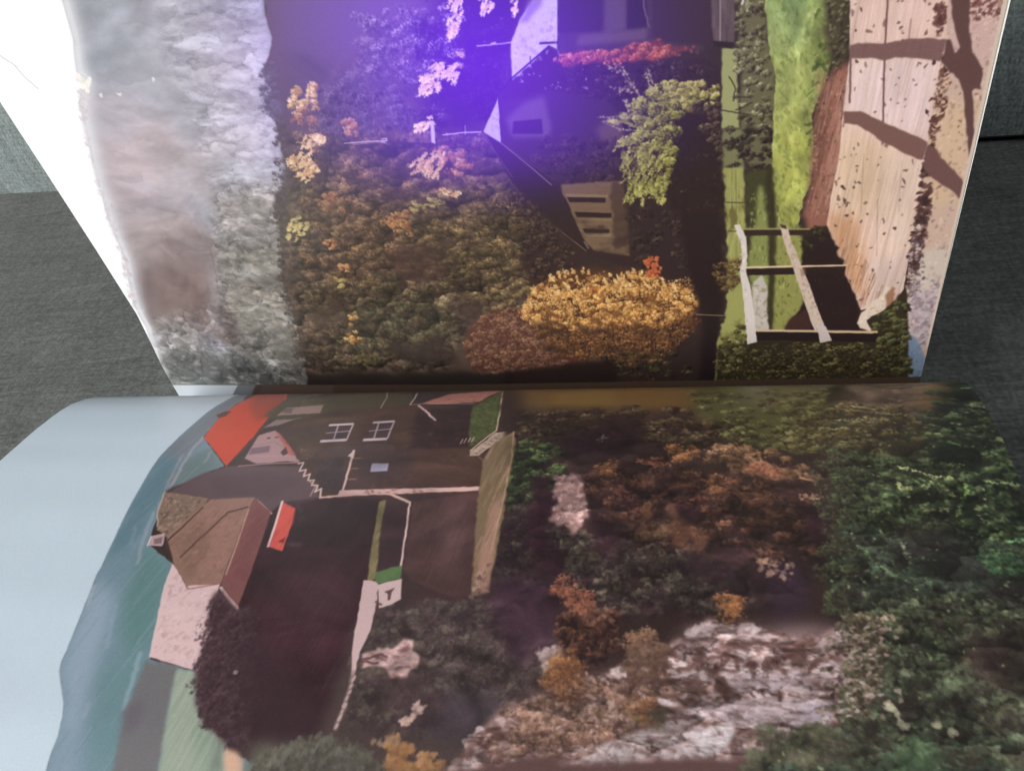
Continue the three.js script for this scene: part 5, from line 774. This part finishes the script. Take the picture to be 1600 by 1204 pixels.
// heather weave: slubbed threads, one texture tile = 0.16 m
function weave(size, along, threads, seedZ) {
  const tone = new Float32Array(size * size), height = new Float32Array(size * size);
  for (let y = 0; y < size; y++) for (let x = 0; x < size; x++) {
    const a = along ? y : x, b = along ? x : y;                       // a crosses the dominant threads, b runs along them
    const ph = a / size * threads, row = Math.floor(ph), fr = ph - row;
    const slub = fbm(b / size * 15 + row * 0.9, row * 0.31, seedZ, 3), fine = N2(b / size * 90 + row * 5.3, row * 1.7, seedZ + 3);
    const qh = b / size * threads, col = Math.floor(qh), fr2 = qh - col, over = (row + col) & 1;
    const round1 = Math.sin(fr * Math.PI), round2 = Math.sin(fr2 * Math.PI);
    const cloud = fbm(x / size * 5, y / size * 5, seedZ + 9, 3);
    const cross = fbm(a / size * 20 + col * 2.3, col * 0.71, seedZ + 5, 2);
    tone[y * size + x] = 1 + 0.30 * slub + 0.24 * fine + 0.24 * cross + 0.16 * cloud + (R() - 0.5) * 0.12;
    height[y * size + x] = (over ? round1 * 0.9 : round2 * 0.75) + 0.35 * slub + 0.2 * fine;
  }
  return { tone, height, size };
}
function fabricMaterial(along, threads, z, tint, repeat) {
  const w = weave(768, along, threads, z), n = w.size;
  const map = dataTexture(n, n, (x, y) => { const t = w.tone[y * n + x], k = 128 * clamp(t, 0.35, 1.9); return [k * tint[0], k * tint[1], k * tint[2]]; }, true);
  const bump = dataTexture(n, n, (x, y) => { const k = clamp(110 + 90 * (w.height[y * n + x] - 0.5), 0, 255); return [k, k, k]; });
  for (const t of [map, bump]) t.repeat.set(repeat, repeat);
  return new THREE.MeshPhysicalMaterial({ map, bumpMap: bump, bumpScale: 0.00035, roughness: 0.95, sheen: 0.25, sheenRoughness: 0.6, sheenColor: new THREE.Color(0.5, 0.52, 0.55) });
}
const seatFabric = fabricMaterial(true, 150, 1.3, [0.60, 0.62, 0.605], 1);
const backFabric = fabricMaterial(false, 150, 5.7, [0.76, 0.83, 0.82], 1);
const printTexture = (c) => { const t = new THREE.CanvasTexture(c); t.colorSpace = THREE.SRGBColorSpace; t.magFilter = THREE.LinearFilter; t.anisotropy = 8; return t; };
const paperGrain = dataTexture(512, 512, (x, y) => { const k = 128 + 60 * fbm(x / 9, y / 9, 2.2, 3) + (R() - 0.5) * 30; return [k, k, k]; });
paperGrain.repeat.set(6, 4.4);
const pageMaterial = (c, gain, ior) => new THREE.MeshPhysicalMaterial({ map: printTexture(c), color: new THREE.Color(gain, gain, gain), roughness: 0.4, bumpMap: paperGrain, bumpScale: 0.00001, ior });
const edgeMap = dataTexture(256, 256, (x, y) => { const k = 205 + 34 * N2(y * 0.9, x * 0.01, 4.1) + 18 * N2(y * 3.1, x * 0.02, 8) + (R() - 0.5) * 14; return [k, k * 0.975, k * 0.92]; }, true);
const paperEdge = new THREE.MeshStandardMaterial({ map: edgeMap, roughness: 0.9 });
const plainPaper = new THREE.MeshStandardMaterial({ color: new THREE.Color(0.72, 0.70, 0.66), roughness: 0.8 });
const coverCloth = new THREE.MeshStandardMaterial({ color: new THREE.Color(0.05, 0.07, 0.06), roughness: 0.55 });

// ---------------------------------------------------------------- sofa
const sofa = new THREE.Group(); sofa.name = 'sofa'; scene.add(sofa);
tag(sofa, 'charcoal heather fabric sofa under and behind the open book', 'sofa');
// a cushion with soft rounded edges, gentle hollows and uv in units of 0.16 m
function cushion(w, h, d, r, wobble, z) {
  const g = new RoundedBoxGeometry(w, h, d, 6, r), ng = new THREE.BoxGeometry(w, h, d, 120, 24, 100);
  g.dispose();
  const p = ng.attributes.position, uv = ng.attributes.uv, nor = ng.attributes.normal, v = new THREE.Vector3(), inner = new THREE.Vector3();
  for (let i = 0; i < p.count; i++) {
    v.fromBufferAttribute(p, i);
    const nx = Math.abs(nor.getX(i)) > 0.5, ny = Math.abs(nor.getY(i)) > 0.5;
    const a = nx ? v.z : v.x, b = ny ? v.z : v.y; uv.setXY(i, a / 0.16, b / 0.16);
    inner.set(clamp(v.x, -w / 2 + r, w / 2 - r), clamp(v.y, -h / 2 + r, h / 2 - r), clamp(v.z, -d / 2 + r, d / 2 - r));
    const off = v.clone().sub(inner); if (off.lengthSq() > 1e-12) v.copy(inner).addScaledVector(off.normalize(), r);
    const k = wobble * fbm(v.x * 4 + z, v.z * 4 + v.y * 3, z, 3);
    v.y += ny && v.y > 0 ? k : 0; v.z += !nx && !ny ? k : 0;
    p.setXYZ(i, v.x, v.y, v.z);
  }
  ng.computeVertexNormals();
  return ng;
}
const seat = part('seat_cushion', cushion(1.7, 0.16, 1.0, 0.03, 0.0015, 2.1), seatFabric, sofa);
seat.position.set(0, -0.0805, 0.17);
const back = part('backrest_cushion', cushion(1.7, 0.5, 0.18, 0.010, 0.003, 6.4), backFabric, sofa);
back.rotation.set(-0.16, -0.06, 0); back.position.set(-0.05, 0.232, -0.352);

// ---------------------------------------------------------------- book
const book = new THREE.Group(); book.name = 'book'; scene.add(book);
tag(book, 'thick open picture book with landscape photographs, standing upright along its spine', 'book');
book.position.set(-0.15, 0.020, 0); book.rotation.x = -3 * Math.PI / 180;      // x runs along the spine, y up the standing half
const H = 0.30, S = 0.215;
const UL = [[-0.012, -0.0008], [0, -0.0008], [0.0095, -0.0012], [0.0213, -0.0026], [0.0349, -0.0040], [0.0663, -0.0030], [0.0924, -0.0019], [0.1257, -0.0003], [0.203, 0.004]];
const UR = [[-0.012, 0], [0.045, 0.0003], [0.0826, 0.0004], [0.121, 0], [0.203, -0.002]];
const standing = (x, y) => lerp(interp(y, UL), interp(y, UR), clamp(x / H, 0, 1));            // depth of the standing page
const LL = [[0.003, -0.012], [0.0115, 0], [0.0225, 0.0125], [0.0362, 0.0258], [0.0432, 0.0299], [0.0491, 0.0323], [0.0571, 0.0341], [0.0649, 0.0356], [0.0727, 0.0366], [0.080, 0.0377], [0.10, 0.0390], [0.13, 0.039], [0.16, 0.037], [0.195, 0.032]];
const LR = [[0.003, -0.012], [0.0110, 0], [0.0222, 0.0150], [0.0365, 0.0297], [0.0472, 0.0334], [0.0569, 0.0354], [0.0655, 0.0370], [0.0735, 0.0374], [0.082, 0.0370], [0.10, 0.0365], [0.13, 0.036], [0.16, 0.034], [0.195, 0.029]];
const lyingRaw = (x, z) => lerp(interp(z, LL), interp(z, LR), clamp(x / H, 0, 1));
const lying = (x, z) => { let s = 0; for (let k = -3; k <= 3; k++) s += lyingRaw(x, z + k * 0.0012); return s / 7; };   // height of the lying page
const arc = [[0, 0.003]]; { let z0 = 0.003, y0 = lyingRaw(H / 2, z0), s = 0; for (let i = 1; i <= 800; i++) { const z = 0.003 + 0.192 * i / 800, y = lyingRaw(H / 2, z); s += Math.hypot(z - z0, y - y0); arc.push([s, z]); z0 = z; y0 = y; } arc.push([S, 0.195 + S - s]); }
const Y0 = 0.012;
const pageUp = part('printed_page', sheet(60, 90, (a, b) => { const y = S * (1 - b) - Y0; return [a * H, y + Y0, standing(a * H, y)]; }, (a, b) => { const y = S * (1 - b) - Y0; return [a * H, y + Y0, standing(a * H, y) - 0.00015]; }),
  pageMaterial(printUp, 0.72, 1.7), book, 'standing page with photograph of autumn trees, roofs and wooden deck');
const pageDown = part('printed_page', sheet(60, 160, (a, b) => { const z = interp(b * S, arc); return [a * H, lying(a * H, z) + Y0, z]; }, (a, b) => { const z = interp(b * S, arc); return [a * H, lying(a * H, z) + Y0 - 0.00015, z]; }),
  pageMaterial(printDown, 0.78, 1.45), book, 'lying curved page with photograph of red roofed houses above a gorge');
// page blocks behind and below the two open pages
part('page_block', sheet(40, 40, (a, b) => { const y = S * (1 - b) - Y0; return [0.0006 + a * (H - 0.0012), y + Y0 - 0.0008, standing(a * H, y) - 0.0005]; }, (a, b) => { const y = S * (1 - b) - Y0; return [0.0006 + a * (H - 0.0012), y + Y0 - 0.0008, standing(a * H, y) - 0.0065]; }), paperEdge, book);
part('page_block', sheet(40, 90, (a, b) => { const z = interp(b * S * 0.997, arc); return [0.0006 + a * (H - 0.0012), lying(a * H, z) + Y0 - 0.0005, z]; }, (a, b) => { const z = interp(b * S * 0.997, arc); return [0.0006 + a * (H - 0.0012), -0.0173 - 0.0104 * b, z]; }), paperEdge, book);
part('leaf', sheet(20, 30, (a, b) => { const y = S * (1 - b) - Y0; return [0.0004 + a * (H + 0.0007 - 0.0011 * b), y + Y0 - 0.0004, standing(a * H, y) - 0.0002]; }, (a, b) => { const y = S * (1 - b) - Y0; return [0.0004 + a * (H + 0.0007 - 0.0011 * b), y + Y0 - 0.0004, standing(a * H, y) - 0.00035]; }), plainPaper, book);
{ const g = new RoundedBoxGeometry(H - 0.001, S + 0.016, 0.0025, 3, 0.001); const c = part('cover_board', g, coverCloth, book); c.position.set(H / 2, S / 2 - 0.0095, -0.0125); }
{ const g = new RoundedBoxGeometry(H - 0.001, 0.0025, 0.202, 3, 0.001); const c = part('cover_board', g, coverCloth, book); c.position.set(H / 2, -0.0239, 0.099); c.rotation.x = 3 * Math.PI / 180; }
{ const g = new RoundedBoxGeometry(H - 0.001, 0.004, 0.012, 3, 0.001); const c = part('spine', g, coverCloth, book); c.position.set(H / 2, -0.0165, -0.006); c.rotation.x = 3 * Math.PI / 180; }

// ---------------------------------------------------------------- unseen violet lamp, added fill panel, unseen daylight source (outside the frame)
const lamp = new THREE.Group(); lamp.name = 'unseen_violet_lamp'; scene.add(lamp);
tag(lamp, 'unseen black lamp with violet lens, out of view on the seat, mirrored in the standing page', 'lamp');
lamp.position.copy(lampPosition); lamp.lookAt(lampTarget);
{
  const prof = [[0.0001, -0.062], [0.012, -0.062], [0.0135, -0.058], [0.0135, -0.03], [0.019, -0.02], [0.021, -0.016], [0.021, -0.006], [0.0185, -0.006], [0.0175, -0.012], [0.0001, -0.012]].map(([a, b]) => new THREE.Vector2(a, b));
  const g = new THREE.LatheGeometry(prof, 40); g.rotateX(Math.PI / 2);
  part('housing', g, new THREE.MeshStandardMaterial({ color: new THREE.Color(0.02, 0.02, 0.022), roughness: 0.4 }), lamp);
  const l = new THREE.CircleGeometry(0.0176, 40); const m = part('lens', l, new THREE.MeshStandardMaterial({ color: new THREE.Color(0.05, 0.03, 0.1), emissive: new THREE.Color(0.2, 0.02, 1), emissiveIntensity: 0.8, roughness: 0.3 }), lamp); m.position.z = -0.0075;
  const foot = new RoundedBoxGeometry(0.026, 0.014, 0.02, 3, 0.003); const f = part('stand', foot, new THREE.MeshStandardMaterial({ color: new THREE.Color(0.02, 0.02, 0.022), roughness: 0.5 }), lamp); f.position.set(0, -0.019, -0.042);
}
const panel = new THREE.Group(); panel.name = 'added_fill_panel'; scene.add(panel);
tag(panel, 'added square fill light panel above the sofa, out of view', 'ceiling lamp');
panel.position.set(0.7, 1.78, 0.75);
part('casing', new RoundedBoxGeometry(1.26, 0.05, 1.26, 3, 0.01), new THREE.MeshStandardMaterial({ color: new THREE.Color(0.7, 0.7, 0.7), roughness: 0.5 }), panel).position.y = 0.03;
part('diffuser', new THREE.BoxGeometry(1.2, 0.006, 1.2), new THREE.MeshStandardMaterial({ color: new THREE.Color(0.4, 0.4, 0.4), emissive: new THREE.Color(0.96, 0.98, 1), emissiveIntensity: 0.4 }), panel).position.y = -0.001;
const win = new THREE.Group(); win.name = 'window'; scene.add(win);
tag(win, 'unseen daylit panes in a white frame, out of view to the left, lighting the book', 'window');
win.position.copy(unseenWindowLight.position); win.lookAt(0, 0.1, 0); win.translateZ(-0.03);
{
  const white = new THREE.MeshStandardMaterial({ color: new THREE.Color(0.75, 0.75, 0.73), roughness: 0.5 });
  const glow = new THREE.MeshStandardMaterial({ color: new THREE.Color(0.1, 0.1, 0.1), emissive: new THREE.Color(1, 0.985, 0.97), emissiveIntensity: 1.0 });
  for (const s of [-1, 1]) {
    const a = part('pane', new THREE.BoxGeometry(0.67, 1.58, 0.006), glow, win); a.position.set(s * 0.347, 0, 0);
    const v = part('stile', new RoundedBoxGeometry(0.05, 1.72, 0.04, 3, 0.006), white, win); v.position.set(s * 0.709, 0, 0);
    const h = part('rail', new RoundedBoxGeometry(1.366, 0.05, 0.04, 3, 0.006), white, win); h.position.set(0, s * 0.817, 0);
  }
  const m = part('mullion', new RoundedBoxGeometry(0.022, 1.58, 0.02, 3, 0.004), white, win);
}
renderer.render(scene, camera);
